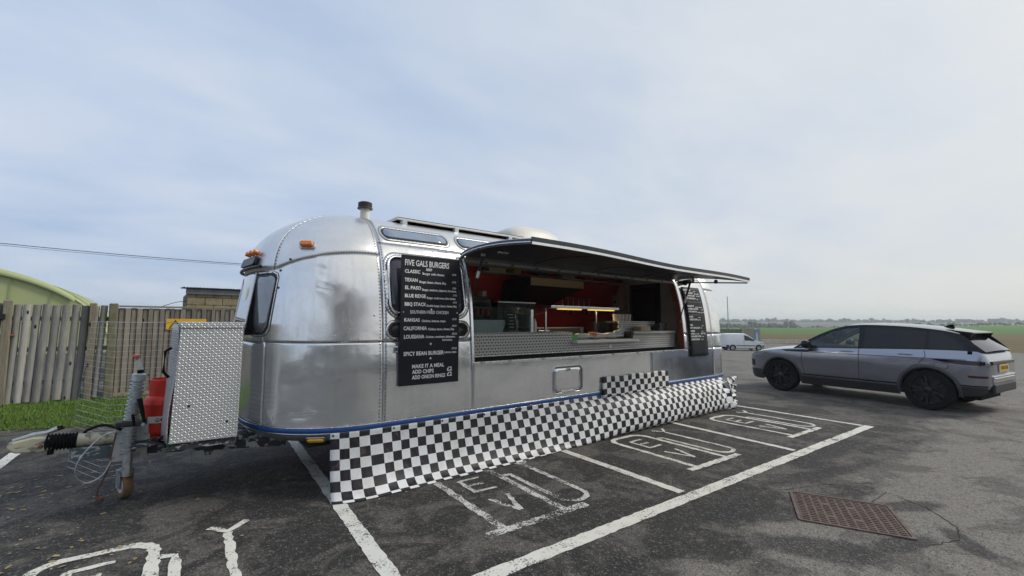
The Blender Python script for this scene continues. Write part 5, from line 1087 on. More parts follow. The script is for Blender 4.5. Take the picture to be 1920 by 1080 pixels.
# ------------------------------------------------------------------ fence
def wood(name, base, dark):
    m, nt, b = newmat(name); tcn = N(nt, 'ShaderNodeTexCoord'); oi = N(nt, 'ShaderNodeObjectInfo'); ad = N(nt, 'ShaderNodeVectorMath', operation='MULTIPLY_ADD')
    cb = N(nt, 'ShaderNodeCombineXYZ'); 
    for i in range(3): nt.links.new(oi.outputs['Random'], cb.inputs[i])
    nt.links.new(cb.outputs[0], ad.inputs[0]); ad.inputs[1].default_value = (37, 37, 37); nt.links.new(tcn.outputs['Object'], ad.inputs[2]); pos = ad.outputs[0]
    gr = noise_n(nt, mapping(nt, pos, scale=(14, 14, .8)), 4.0, 7, .65, .6); blot = noise_n(nt, mapping(nt, pos, scale=(1.5, 1, .5)), 3.0, 5, .6)
    c = mix_c(nt, ramp(nt, gr, [(.3, 0.), (.7, 1.)]), dark, base); c = mix_c(nt, math_n(nt, 'MULTIPLY', ramp(nt, blot, [(.4, 0.), (.75, 1.)]), .55), c, tuple(x*.5 for x in dark))
    vo = N(nt, 'ShaderNodeTexVoronoi'); vo.inputs['Scale'].default_value = 2.6; nt.links.new(mapping(nt, pos, scale=(2.2, 2.2, 1)), vo.inputs['Vector'])
    c = mix_c(nt, ramp(nt, vo.outputs['Distance'], [(.07, 1.), (.13, 0.)]), c, (.02, .016, .013))
    tint = mix_c(nt, oi.outputs['Random'], (.55, .55, .55), (1.12, 1.10, 1.05)); nt.links.new(mix_c(nt, 1.0, c, tint, 'MULTIPLY'), b.inputs['Base Color'])
    b.inputs['Roughness'].default_value = .88; b.inputs['Specular IOR Level'].default_value = .15
    bn = N(nt, 'ShaderNodeBump'); bn.inputs['Distance'].default_value = .004; nt.links.new(gr, bn.inputs['Height']); nt.links.new(bn.outputs[0], b.inputs['Normal']); return m
WOOD1 = wood('weathered_slab_board', (.47, .462, .44), (.28, .275, .258)); WOOD2 = wood('weathered_feather_board', (.40, .36, .30), (.24, .21, .18)); POSTW = wood('old_fence_post', (.36, .32, .25), (.20, .18, .13))
f1 = thing('slab_board_fence', (-1.6, 11.9, 0), 'grey weathered fence of broad upright slab boards on the far left', 'fence')
def slab(x0, x1, z0, z1, lean, seed, y=11.86):
    rnd = random.Random(seed); mb = MB(); rows = []; n = 14
    for k in range(n+1):
        t = k/n; z = lerp(z0, z1, t); j = .006*noise.noise(Vector((seed*3.1, t*4, 0))); j2 = .006*noise.noise(Vector((seed*7.7, t*4, 5)))
        a, b_ = x0+lean*(1-t)+j, x1+lean*(1-t)+j2; c = (a+b_)/2
        rows.append([(a, y+.03, z), (a, y+.008, z), (lerp(a, c, .4), y-.020, z), (c, y-.027, z), (lerp(c, b_, .6), y-.020, z), (b_, y+.008, z), (b_, y+.03, z), (a, y+.03, z)])
    mb.grid(rows); o = len(mb.v); m_ = 8
    mb.f.append(tuple(range(o-m_, o-1)))
    return mb
x = -3.2; k = 0
while x < -.83:
    w_ = random.uniform(.112, .138); slab(x+.006, x+w_-.009, .10+random.uniform(-.03, .02), 1.88+random.uniform(-.012, .012), -.045+random.uniform(-.012, .008), k, 11.86+(.012 if k % 2 else 0)).build('board', WOOD1, f1, smooth=True, angle=50, recalc=True); x += w_; k += 1
for x, w_, z in ((-2.13, .11, 1.94), (-1.015, .10, 1.925)): MB().bx(x-w_/2, x+w_/2, 11.76, 11.845, 0.05, z).build('post', POSTW, f1, bevel=.012)
for z in (.45, 1.05, 1.62): MB().bx(-3.2, -.80, 11.90, 11.95, z-.04, z+.04).build('rail', WOOD1, f1)
MB().tube([(-2.35, 11.80, 1.31), (-2.02, 11.80, 1.315)], [.018, .022], 8).build('gate_hinge', M('rusty_hinge', (.20, .09, .05), .7), f1); MB().bx(-2.30, -2.14, 11.72, 11.758, 1.60, 1.70).build('latch_box', BLACK, f1, bevel=.008)
cp_ = tag(MB().bx(-.79, -.655, 11.78, 11.92, .0, 1.93).build('fence_post', M('mossy_concrete', (.17, .155, .095), .9, 0, .3, 8, bump=.003, bs=30), bevel=.02), 'mossy square fence post between the two kinds of fencing', 'fence post')
f2 = thing('feather_board_fence', (.9, 11.95, 0), 'brown close boarded fence with capping rail behind the trailer front', 'fence')
x = -.645; k = 0
while x < 3.3:
    w_ = random.uniform(.074, .100); dz = random.uniform(-.008, .008); y = 11.93
    y -= .022 if k % 2 else 0
    MB().bx(x+.006, x+w_-.007, y-.010, y+.010, .16, 1.845+dz).build('board', WOOD2, f2); x += w_; k += 1
for z in (.45, 1.0, 1.6): MB().bx(-.65, 3.3, 11.945, 12.0, z-.05, z+.05).build('rail', WOOD2, f2)
x = -.66
while x < 3.3: MB().bx(x, x+.12, 12.003, 12.02, .12, 1.84).build('gap_shade_board', POSTW, f2); x += .122  # added dark boards, standing in for shadow lines between the front boards
MB().bx(-.65, 3.3, 11.88, 12.03, 1.862, 1.895).build('capping_rail', WOOD2, f2, bevel=.004); MB().bx(-.65, 3.3, 11.90, 11.945, .02, .155).build('gravel_board', WOOD2, f2)
sg = thing('warning_sign', (.46, 11.85, 1.4), 'yellow electrical hazard warning sign on the close boarded fence', 'sign')
MB().prism(rrect(.115, .815, 1.405, 1.632, .015, 3), (0, 11.895, 0), (1, 0, 0), (0, 0, 1), .004).build('plate', M('yellow_sign', (.72, .42, .03), .5), sg)
MB().ring([(.16, 1.425), (.375, 1.425), (.268, 1.612)], [(.192, 1.444), (.343, 1.444), (.268, 1.575)], (0, 11.8905, 0), (1, 0, 0), (0, 0, 1), .0015).build('triangle', BLACK, sg)
MB().prism([(.275, 1.555), (.235, 1.495), (.262, 1.498), (.25, 1.452), (.297, 1.515), (.270, 1.512)], (0, 11.8905, 0), (1, 0, 0), (0, 0, 1), .0015).build('lightning_bolt', BLACK, sg)

# ------------------------------------------------------------------ behind the fence
STONE = M('pale_block', (.27, .225, .13), .9, 0, .35, 5, bump=.006, bs=20); MORT = M('mortar', (.16, .14, .10), .95, 0, .2, 10)
sh = thing('outbuilding', (2.0, 17, 0), 'small block outbuilding with corrugated roof behind the fence', 'outbuilding')
MB().bx(.60, 4.0, 16.03, 19, 0, 2.40).build('wall_core', MORT, sh)
row_ = 0; z = 1.18
blk = {}
while z < 2.34:
    x = .60 - (.22 if row_ % 2 else 0)
    while x < 2.6:
        a, b_ = max(x, .598), min(x+.43, 3.0)
        if b_-a > .05: MB().bx(a+.005, b_-.005, 16.0, 16.05, z+.005, min(z+.21, 2.37)).build('block', STONE, sh)
        x += .44
    z += .22; row_ += 1
MB().bx(.56, 4.0, 15.93, 15.98, 2.372, 2.52).build('fascia_board', M('grey_fascia', (.16, .165, .17), .7, 0, .2, 5), sh)
mb = MB(); mb.grid([[(.50+.02*i, y, 2.545 + .018*sin(i*.02/.076*2*pi) + (y-15.85)*.05) for y in (15.85, 17.5, 19.2)] for i in range(180)]); mb.build('corrugated_roof', M('dark_corrugated', (.07, .075, .075), .7, 0, .2, 4), sh, smooth=True, angle=180, solid=.008)
cable([(.05, 16.1, 2.0), (.35, 16.1, 2.12), (.6, 16.05, 2.16)], .008, RUBBER, 'loose_cable', sh)
dm_ = thing('green_shelter', (-8, 32, 0), 'pale green rounded fabric shelter rising behind the slab board fence', 'shelter')
GREENF = M('pale_green_fabric', (.37, .42, .20), .75, 0, .08, .8)
def dome(u, v, o=0.0):
    a = pi*u; rx, rz = 6.16+o, 4.09+o
    return (-8 - rx*cos(a), 30 + 12*v, rz*sin(a))
mb = MB(); mb.grid([[dome(u, v) for v in np.linspace(0, 1, 5)] for u in np.linspace(0, 1, 60)]); mb.build('fabric_roof', GREENF, dm_, smooth=True, angle=180, solid=.05)
for v_ in (.12, .24, .5): MB().tube([dome(u, v_, .012) for u in np.linspace(.02, .98, 60)], .03, 6).build('fabric_seam', M('olive_seam', (.24, .28, .14), .8), dm_, smooth=True)
for u_ in (.56, .64, .72, .80): MB().tube([(lambda q: (q[0], q[1]-.03, q[2]))(dome(u_, 0)), (-8+(dome(u_, 0)[0]+8)*.98, 29.98, .3)], .015, 5).build('end_seam', M('olive_seam2', (.27, .31, .16), .8), dm_)
mb = MB(); mb.add([(-8+.0, 30.02, 0)] + [dome(u, 0.002) for u in np.linspace(0, 1, 60)], [(0, i, i+1) for i in range(1, 60)]); mb.build('fabric_end', GREENF, dm_)
mb = MB(); mb.grid([[(lambda p, l: (p[0]+.06*l, p[1]-.04-.10*l, p[2]+.05-.30*l))(dome(u, 0, .03), l) for l in (0, .5, 1)] for u in np.linspace(.50, .775, 26)]); mb.build('fabric_flap', GREENF, dm_, smooth=True, solid=.02)
mb = MB()
def sag(a, b_, s_, n=24): a, b_ = Vector(a), Vector(b_); return [a.lerp(b_, k/n) + Vector((0, 0, -s_*4*(k/n)*(1-k/n))) for k in range(n+1)]
mb.tube(sag((-8.0, 13.0, 3.45), (6.0, 14.2, 3.30), .26), .007, 6); tw_ = mb.build('overhead_cable', RUBBER, smooth=True)
mb = MB(); P = sag((-8.0, 13.0, 3.45), (6.0, 14.2, 3.30), .30); mb.tube(P, .004, 5); mb.build('second_strand', RUBBER, tw_, smooth=True)
tag(tw_, 'thin black overhead cable running across the sky to the trailer roof', 'cable')
# pole at the hidden end that carries the cable
tag(MB().tube([(6.0, 14.2, 0), (6.0, 14.2, 3.34)], [.07, .05], 10).build('cable_pole', POSTW, smooth=True), 'short wooden pole behind the trailer carrying the overhead cable', 'pole')
# ------------------------------------------------------------------ vehicles
def lofted(xs, zb, zs, zc, wp, wsec, nz=12, ntop=6, skip=None, crown=2.4):
    """car body skin: left sill, up the side, over the top, down the right side"""
    mb = MB(); rows = []
    for x in xs:
        L = []
        for j in range(nz+1): z = lerp(zb(x), zs(x), (j/nz)); L.append((x, wp(x)*wsec(z), z))
        ys = L[-1][1]; T = []
        for j in range(1, ntop+1): f = 1 - j/ntop; T.append((x, ys*f, zc(x) - (zc(x)-zs(x))*f**crown))
        half = L + T; rows.append(half + [(a, -b_, c) for a, b_, c in reversed(half[:-1])])
    for e, s in ((0, 0), (-1, 1)):
        r = rows[e]; cap = [(x, y*0.0, z) for x, y, z in r]
        if s: rows.append(cap)
        else: rows.insert(0, cap)
    nv = len(rows[0]); mb.grid(rows)
    if skip:
        keep = []
        for f in mb.f:
            c = [sum(mb.v[i][k] for i in f)/4 for k in range(3)]
            if not skip(*c): keep.append(f)
        mb.f = keep
    return mb
def arch_fn(base, wheels, R, zc):
    def f(x):
        z = base(x)
        for xw in wheels:
            if abs(x-xw) < R: z = max(z, zc + sqrt(R*R-(x-xw)**2))
        return z
    return f
def stations(x0, x1, wheels, R, step=0.06):
    S = set(np.round(np.arange(x0, x1, step), 3)); S |= {x0, x1}
    for xw in wheels:
        for k in range(0, 25): S.add(round(xw + R*cos(pi*k/24), 4))
        S |= {round(xw-R-.0006, 4), round(xw+R+.0006, 4)}
    return sorted(x for x in S if x0 <= x <= x1)
def wheel(parent, x, y, R, wd, side, rim_mat, spokes=5, rr=0.70, hub=BLACK):
    o = Vector((x, y, R)); ax = Vector((0, side, 0)); h = wd/2
    w_ = bpy.data.objects.new('wheel', None); COL.objects.link(w_); w_.parent = parent; ORG[w_.name] = Vector((0, 0, 0))
    MB().lathe([(R*rr, -h), (R*.93, -h), (R*.985, -h*.75), (R, -h*.4), (R, h*.4), (R*.985, h*.75), (R*.93, h*.98), (R*rr, h*.9)], o, ax, 36).build('tyre', RUBBER, w_, smooth=True, local=True)
    MB().lathe([(R*rr, -h*.8), (R*rr*.96, -h*.5), (R*rr*.93, h*.3), (R*rr*.98, h*.86), (R*rr*1.01, h*.86)], o, ax, 36).build('rim', rim_mat, w_, smooth=True, local=True)
    MB().lathe([(0, h*.1), (R*rr*.93, h*.1), (R*rr*.93, h*.04), (0, h*.04)], o, ax, 28).build('brake_disc', hub if hub is BLACK else STEEL, w_, smooth=True, local=True)
    for k in range(spokes):
        for d_ in (-.16, .16):
            a = 2*pi*k/spokes + d_*.9; a2 = 2*pi*k/spokes + d_*1.25; e = lambda aa, r: o + Vector((cos(aa)*r, side*h*.72, sin(aa)*r))
            p, q = e(a, R*.13), e(a2, R*rr*.96); t_ = Vector((-sin(a), 0, cos(a)))*R*.045; n = Vector((0, side*.02, 0))
            MB().add([p-t_, p+t_, q+t_*.9, q-t_*.9, p-t_-n*2, p+t_-n*2, q+t_*.9-n*2, q-t_*.9-n*2], [(0,1,2,3),(7,6,5,4),(0,4,5,1),(1,5,6,2),(2,6,7,3),(3,7,4,0)]).build('spoke', rim_mat, w_, local=True)
    MB().lathe([(0, h*.84), (R*.10, h*.82), (R*.15, h*.70), (R*.15, h*.5)], o, ax, 20).build('hub_cap', hub, w_, smooth=True, local=True); return w_
def carpaint(name, base, metal, rough):
    m, nt, b = newmat(name); tcn = N(nt, 'ShaderNodeTexCoord'); n = noise_n(nt, tcn.outputs['Object'], 900, 2, .6); d_ = noise_n(nt, tcn.outputs['Object'], 3, 5, .6)
    c = mix_c(nt, math_n(nt, 'MULTIPLY', d_, .3), base, tuple(min(1, x*1.25) for x in base)); s = N(nt, 'ShaderNodeSeparateXYZ'); nt.links.new(tcn.outputs['Object'], s.inputs[0])
    dirt = math_n(nt, 'MULTIPLY', ramp(nt, math_n(nt, 'ADD', s.outputs['Z'], math_n(nt, 'MULTIPLY', d_, .5)), [(.35, 1.0), (.95, 0.0)]), .25)
    nt.links.new(mix_c(nt, dirt, c, (.12, .11, .095)), b.inputs['Base Color']); b.inputs['Metallic'].default_value = metal
    nt.links.new(math_n(nt, 'MULTIPLY_ADD', d_, .06, rough-.03), b.inputs['Roughness']); b.inputs['Coat Weight'].default_value = .8; b.inputs['Coat Roughness'].default_value = .06; return m
GREYP = carpaint('metallic_grey_paint', (.31, .325, .372), .75, .24); GLOSSB = M('gloss_black_paint', (.008, .008, .010), .10, 0, .1, 4, spec=.35, rvar=.02); ARCHG = M('satin_grey_arch', (.075, .078, .085), .4, .2, .1, 8); CLAD = M('grey_black_cladding', (.030, .030, .032), .5, 0, .15, 8)
RIMB = M('dark_alloy', (.05, .052, .058), .28, .7, .1, 6)
# --- grey SUV
suv = thing('suv', (12.26, 1.64, H(12.3, 1.6)), 'grey five door SUV with black roof pillars and black wheels driving off right', 'car', rz=atan2(.99, .137))
ORG[suv.name] = Vector((0, 0, 0))
WB, RA, ZA = 2.681, .425, .375
wp = pchip([-.80, -.775, -.73, -.6, -.3, .3, 1.3, 2.2, 2.8, 3.1, 3.3, 3.45, 3.53, 3.56], [.74, .82, .87, .915, .945, .955, .945, .945, .945, .915, .865, .78, .68, .60])
wsec = pchip([.25, .35, .5, .68, .8, .88, .95, 1.0, 1.06, 1.15], [.885, .925, .960, .984, .998, 1.0, .993, .978, .952, .915])
zbase = pchip([-.80, -.78, -.70, -.5, 0, 1.4, 2.3, 3.2, 3.4, 3.5, 3.54, 3.56], [.52, .42, .36, .33, .30, .29, .28, .26, .27, .32, .38, .46])
zsh = pchip([-.80, -.785, -.75, -.68, -.4, 0, 1, 2, 2.4, 2.8, 3.1, 3.3, 3.45, 3.53, 3.56], [.90, .99, 1.07, 1.115, 1.125, 1.12, 1.085, 1.05, 1.02, .975, .93, .885, .81, .73, .62])
zcn = pchip([-.80, -.785, -.75, -.68, -.4, 0, 1, 2, 2.4, 2.8, 3.1, 3.3, 3.45, 3.53, 3.56], [.94, 1.03, 1.10, 1.14, 1.15, 1.14, 1.11, 1.08, 1.075, 1.045, 1.0, .945, .86, .77, .65])
zbt = arch_fn(zbase, (0, WB), RA, ZA)
XS = stations(-.80, 3.56, (0, WB), RA)
body = lofted(XS, zbt, zsh, zcn, wp, wsec, 14, 6, skip=lambda x, y, z: -.60 < x < 2.32 and abs(y) < .86 and z > 1.0).build('body', GREYP, suv, smooth=True, angle=50, local=True)
def spt(x, z, off=0.0, s=1): return Vector((x, s*(wp(x)*wsec(z)+off), z))
def sgrid(x0, x1, n, z0, z1, off, name, mat, parent=suv, sides=(1, -1), nz=3, solid=.006, smooth=True):
    f0 = z0 if callable(z0) else (lambda x: z0); f1 = z1 if callable(z1) else (lambda x: z1); out_ = None
    for s in sides:
        mb = MB(); mb.grid([[spt(x, lerp(f0(x), f1(x), j/nz), off, s) for j in range(nz+1)] for x in np.linspace(x0, x1, n+1)])
        out_ = mb.build(name, mat, parent, smooth=smooth, local=True, solid=0)
    return out_
sgrid(RA+.002, WB-RA-.002, 24, lambda x: zbase(x)-.06, .40, .010, 'sill_cladding', CLAD); sgrid(RA+.01, WB-RA-.01, 20, .43, .455, .004, 'sill_trim', GLOSSB)
for s in (1, -1):
    for xw in (0, WB):
        mb = MB(); rows = []
        for k in range(29):
            a = lerp(-.18, pi+.18, k/28); rows.append([spt(xw+r_*cos(a), ZA+r_*sin(a), o_, s) for r_, o_ in ((RA-.03, -.03), (RA-.004, .012), (RA+.038, .010), (RA+.05, .0))])
        mb.grid(rows).build('arch_lip', ARCHG, suv, smooth=True, local=True)
        MB().grid([[(xw+(RA+.008)*cos(a), s*yy, ZA+(RA+.008)*sin(a)) for yy in (.56, .90)] for a in np.linspace(-.1, pi+.1, 24)]).build('wheel_well', RUBBER, suv, local=True)
MB().bx(-.62, 3.35, -.58, .58, .24, .62).build('underbody', RUBBER, suv, local=True)
MB().bx(-.60, 2.3, -.80, .80, .55, .60).build('cabin_floor', DARKIN, suv, local=True)
for xw in (0, WB):
    for s in (1, -1): wheel(suv, xw, s*.815, .375, .25, s, RIMB, 5)
# greenhouse
zrf = pchip([-.74, -.44, 0, .5, 1.0, 1.3, 1.5, 1.8, 2.1, 2.36], [1.13, 1.425, 1.515, 1.563, 1.580, 1.562, 1.515, 1.39, 1.215, 1.045])
def gy(x, z): return wp(x)*wsec(min(zsh(x), 1.15)) - .012 - (z-zsh(x))*.40
def gpt(x, z, s=1, o=0.0): return Vector((x, s*(gy(x, z)+o), z))
for s in (1, -1):
    mb = MB(); mb.grid([[gpt(x, lerp(zsh(x)-.01, zrf(x), j/6), s) for j in range(7)] for x in np.linspace(-.74, 1.10, 44)]); mb.build('side_glasshouse', GLOSSB, suv, smooth=True, local=True)
    lo = lambda x: max(zsh(x)+.018, 0); hi = lambda x: max(zrf(x)-.060, zsh(x)+.018)
    mb = MB(); mb.grid([[gpt(x, lerp(hi(x), zrf(x), j/2), s) for j in range(3)] for x in np.linspace(1.10, 2.36, 30)]); mb.build('a_pillar', GLOSSB, suv, smooth=True, local=True)
    mb = MB(); mb.grid([[gpt(x, lerp(zsh(x)-.02, lo(x), j/2), s, .003) for j in range(3)] for x in np.linspace(1.10, 2.36, 20)]); mb.build('window_sill_trim', GLOSSB, suv, smooth=True, local=True)
    mb = MB(); mb.grid([[gpt(x, lerp(lo(x), hi(x), j/3), s, -.004) for j in range(4)] for x in np.linspace(1.10, 2.20, 24)]); mb.build('front_side_window', GLASS_CAR, suv, smooth=True, local=True)
    for x0, x1 in ((.02, 1.0), (-.60, -.03)):
        mb = MB(); hi2 = lambda x: min(zrf(x)-.055, zrf(x)-.055 - max(0, (-.25-x))*.55)
        mb.grid([[gpt(x, lerp(zsh(x)+.02, max(hi2(x), zsh(x)+.03), j/4), s, .004) for j in range(5)] for x in np.linspace(x0, x1, 16)]); mb.build('rear_side_window', GLASS_DK, suv, smooth=True, local=True)
mb = MB(); mb.grid([[(x, gy(x, zrf(x))*f, zrf(x) + .042*(1-abs(f)**2.5)) for f in np.linspace(-1, 1, 17)] for x in np.linspace(-.44, 1.32, 40)]); mb.build('roof', M('roof_paint', (.03, .032, .036), .2, .3, .05, 4, coat=.8, rvar=.03), suv, smooth=True, local=True)
mb = MB(); mb.grid([[(x + (.05*(1-f*f)), gy(x, zrf(x))*f*.985, zrf(x) + .03*(1-f*f)) for f in np.linspace(-1, 1, 13)] for x in np.linspace(1.32, 2.36, 20)]); mb.build('windscreen', GLASS_CAR, suv, smooth=True, local=True)
mb = MB(); mb.grid([[(lerp(-.42, -.765, t) - .03*(1-f*f)*t, lerp(.64, .74, t)*f, lerp(1.425, 1.11, t) + .02*(1-f*f)) for f in np.linspace(-1, 1, 9)] for t in np.linspace(0, 1, 6)]); mb.build('rear_window', GLASS_DK, suv, smooth=True, local=True)
sp = MB().prism([(-.22, 1.505), (-.40, 1.480), (-.585, 1.452), (-.59, 1.428), (-.44, 1.425), (-.22, 1.47)], (0, -.60, 0), (1, 0, 0), (0, 0, 1), -1.20).build('spoiler', GLOSSB, suv, local=True, bevel=.01)
for s in (1, -1): MB().prism([(-.30, 1.45), (-.585, 1.44), (-.55, 1.375), (-.50, 1.345), (-.38, 1.39)], (0, s*.615, 0), (1, 0, 0), (0, 0, 1), .02*s).build('spoiler_fin', GLOSSB, sp, local=True, bevel=.006)
MB().prism([(.0, 1.535), (-.20, 1.51), (-.19, 1.595), (-.14, 1.60)], (0, .02, 0), (1, 0, 0), (0, 0, 1), .04).build('roof_aerial', GLOSSB, suv, local=True, bevel=.008)
# details
sgrid(-.55, 2.55, 40, lambda x: .955+.012*(x-1)*-.2, lambda x: .966+.012*(x-1)*-.2, .004, 'crease_trim', BLACK); 
for s in (1, -1):
    q = lambda pts, o=.005: [spt(x, z, o, s) for x, z in pts]
    for pts in ([(1.07, 1.08), (1.07, .9), (1.08, .6), (1.10, .46)], [(2.16, 1.02), (2.18, .9), (2.19, .7), (2.15, .46)], [(.02, 1.10), (.0, 1.0), (.10, .86), (.22, .80)]):
        P = [q([(lerp(a[0], b_[0], k/5), lerp(a[1], b_[1], k/5))])[0] for a, b_ in zip(pts, pts[1:]) for k in range(6)]
        MB().tube(P, .004, 4).build('door_gap', SEAM, suv, local=True)
    for x in (.30, 1.28): MB().prism(rrect(x-.11, x+.11, 1.005, 1.030, .010, 3), (0, s*(wp(x)*wsec(1.01)-.004), 0), (1, 0, 0), (0, 0, 1), -.014*s).build('door_handle', GREYP, suv, local=True, bevel=.004)
    mb = MB(); mb.grid([[spt(x, z, .006, s) for z in (zl, zh)] for x, zl, zh in ((1.95, .985, 1.01), (2.05, .965, 1.012), (2.25, .955, 1.005), (2.45, .955, .995), (2.62, .972, .985))]); mb.build('wing_vent', GLOSSB, suv, local=True)
    mr = MB().lathe([(0, -.12), (.05, -.115), (.085, -.07), (.095, 0), (.085, .07), (.05, .10), (0, .11)], (2.02, s*1.045, 1.13), (0, s, .08), 18).build('door_mirror', GLOSSB, suv, smooth=True, local=True); MB().bx(1.98, 2.06, s*.90-.05, s*.90+.07, 1.05, 1.08).build('mirror_arm', GLOSSB, mr, local=True)
    mb = MB(); mb.grid([[spt(x, lerp(zl, zh, t), .006, s) for t in (0, .5, 1)] for x, zl, zh in ((-.10, .948, .955), (-.20, .925, .958), (-.32, .90, .958), (-.45, .882, .955), (-.60, .878, .952), (-.72, .878, .950), (-.77, .885, .945))]); mb.build('tail_lamp', M('dark_tail_lens', (.020, .006, .008), .12, 0, .1, 6, coat=.3), suv, smooth=True, local=True)
    mb = MB(); mb.grid([[spt(x, z, .006, s) for z in (zl, (zl+zh)/2, zh)] for x, zl, zh in ((3.05, .865, .885), (3.2, .835, .875), (3.33, .81, .845), (3.45, .775, .80))]); mb.build('headlamp', M('headlamp_glass', (.35, .37, .38), .1, .3, .1, 10, coat=.8), suv, smooth=True, local=True)
    sgrid(-.78, -.40, 8, .50, .52, .006, 'bumper_trim', GLOSSB, sides=(s,)); sgrid(-.785, -.56, 6, .655, .690, .006, 'rear_reflector', M('reflector', (.06, .015, .015), .2), sides=(s,)); sgrid(-.775, -.45, 6, lambda x: zbase(x)-.01, .49, .008, 'bumper_cladding', CLAD, sides=(s,))
    sgrid(3.13, 3.52, 8, lambda x: zbase(x)-.02, .47, .008, 'front_bumper_cladding', CLAD, sides=(s,)); sgrid(3.36, 3.52, 5, .54, .70, .006, 'bumper_vent', GLOSSB, sides=(s,))
P = [spt(-.22+.115*cos(a)*(abs(cos(a))**-.35 if abs(cos(a)) > .05 else 1)*.9, .845+.062*sin(a), .005, 1) for a in np.linspace(0, 2*pi, 30, endpoint=False)]
MB().tube(P, .0035, 4, closed=True).build('fuel_flap_gap', SEAM, suv, local=True)
MB().bx(-.825, -.785, -.66, .66, .885, .945).build('tail_lamp_bar', GLOSSB, suv, local=True, bevel=.01)
npl = MB().bx(-.822, -.806, -.26, .26, .755, .875).build('number_plate', M('yellow_plate', (.75, .47, .02), .45), suv, local=True, bevel=.004)
MB().bx(-.818, -.802, -.285, .285, .735, .880).build('plate_surround', M('pale_surround', (.5, .5, .5), .4), npl, local=True, bevel=.008)
for k in range(7): MB().bx(-.8235, -.8221, .20-.058*k-(.02 if k > 3 else 0)-.036, .20-.058*k-(.02 if k > 3 else 0), .785, .85).build('plate_character', M('plate_black', (.03, .03, .02), .6), npl, local=True)
MB().bx(-.830, -.76, -.64, .64, .38, .555).build('rear_diffuser', CLAD, suv, local=True, bevel=.03); MB().bx(-.836, -.80, -.55, .55, .635, .652).build('bumper_brightwork', STEEL, suv, local=True, bevel=.006); MB().bx(-.822, -.78, -.68, .68, .56, .70).build('rear_bumper', GREYP, suv, local=True, bevel=.03)
for y in (.38, -.38):
    st = MB().box((.95, y, .80), (.50, .46, .16)).build('seat', DARKIN, suv, local=True, bevel=.05); MB().box((.72, y, 1.08), (.14, .44, .56), Matrix.Rotation(radians(-14), 3, 'Y')).build('seat_back', M('tan_seat', (.12, .11, .10), .7), st, local=True, bevel=.05); MB().box((.62, y, 1.42), (.09, .25, .16), Matrix.Rotation(radians(-14), 3, 'Y')).build('head_rest', M('tan_seat2', (.12, .11, .10), .7), st, local=True, bevel=.04)
MB().box((1.95, 0, .98), (.55, 1.55, .22)).build('dashboard', DARKIN, suv, local=True, bevel=.06)
MB().tube([(1.58+.06*sin(a), -.38+.18*cos(a), 1.06+.17*sin(a)) for a in np.linspace(0, 2*pi, 24, endpoint=False)], .016, 8, closed=True).build('steering_wheel', BLACK, suv, local=True, smooth=True)
# --- white van
vz = H(49.0, 21.0)
van = thing('van', (47.1, 22.65, vz), 'small white panel van parked at the far side of the car park', 'van', rz=atan2(-.62, .784)); ORG[van.name] = Vector((0, 0, 0))
wpv = pchip([-.66, -.60, -.5, 0, 1.5, 2.5, 3.0, 3.2, 3.32, 3.36], [.74, .80, .84, .86, .86, .855, .82, .75, .64, .55]); wsv = pchip([.25, .4, .7, 1.0, 1.4, 1.65, 1.80], [.93, .97, 1.0, .995, .95, .905, .84])
zbv = pchip([-.66, -.6, 0, 2.7, 3.1, 3.3, 3.36], [.40, .30, .27, .25, .24, .28, .38]); zsv = pchip([-.66, -.62, -.55, 0, 1.2, 1.45, 1.75, 2.1, 2.38, 2.8, 3.1, 3.28, 3.36], [1.62, 1.69, 1.72, 1.74, 1.735, 1.71, 1.52, 1.27, 1.08, .98, .88, .76, .62]); zcv = lambda x: zsv(x) + (.06 if x < 2.2 else .05)*min(1, (3.36-x)*4)
zbtv = arch_fn(zbv, (0, 2.69), .345, .31)
VW = M('white_van_paint', (.74, .75, .76), .3, 0, .05, 4, coat=.5, rvar=.05)
lofted(stations(-.66, 3.36, (0, 2.69), .345, .08), zbtv, zsv, zcv, wpv, wsv, 14, 5).build('body', VW, van, smooth=True, angle=50, local=True)
MB().bx(-.5, 3.1, -.52, .52, .20, .55).build('underbody', RUBBER, van, local=True)
for xw in (0, 2.69):
    for s in (1, -1): wheel(van, xw, s*.74, .305, .18, s, GALV, 6, .62, GALV)
def vpt(x, z, o, s): return Vector((x, s*(wpv(x)*wsv(z)+o), z))
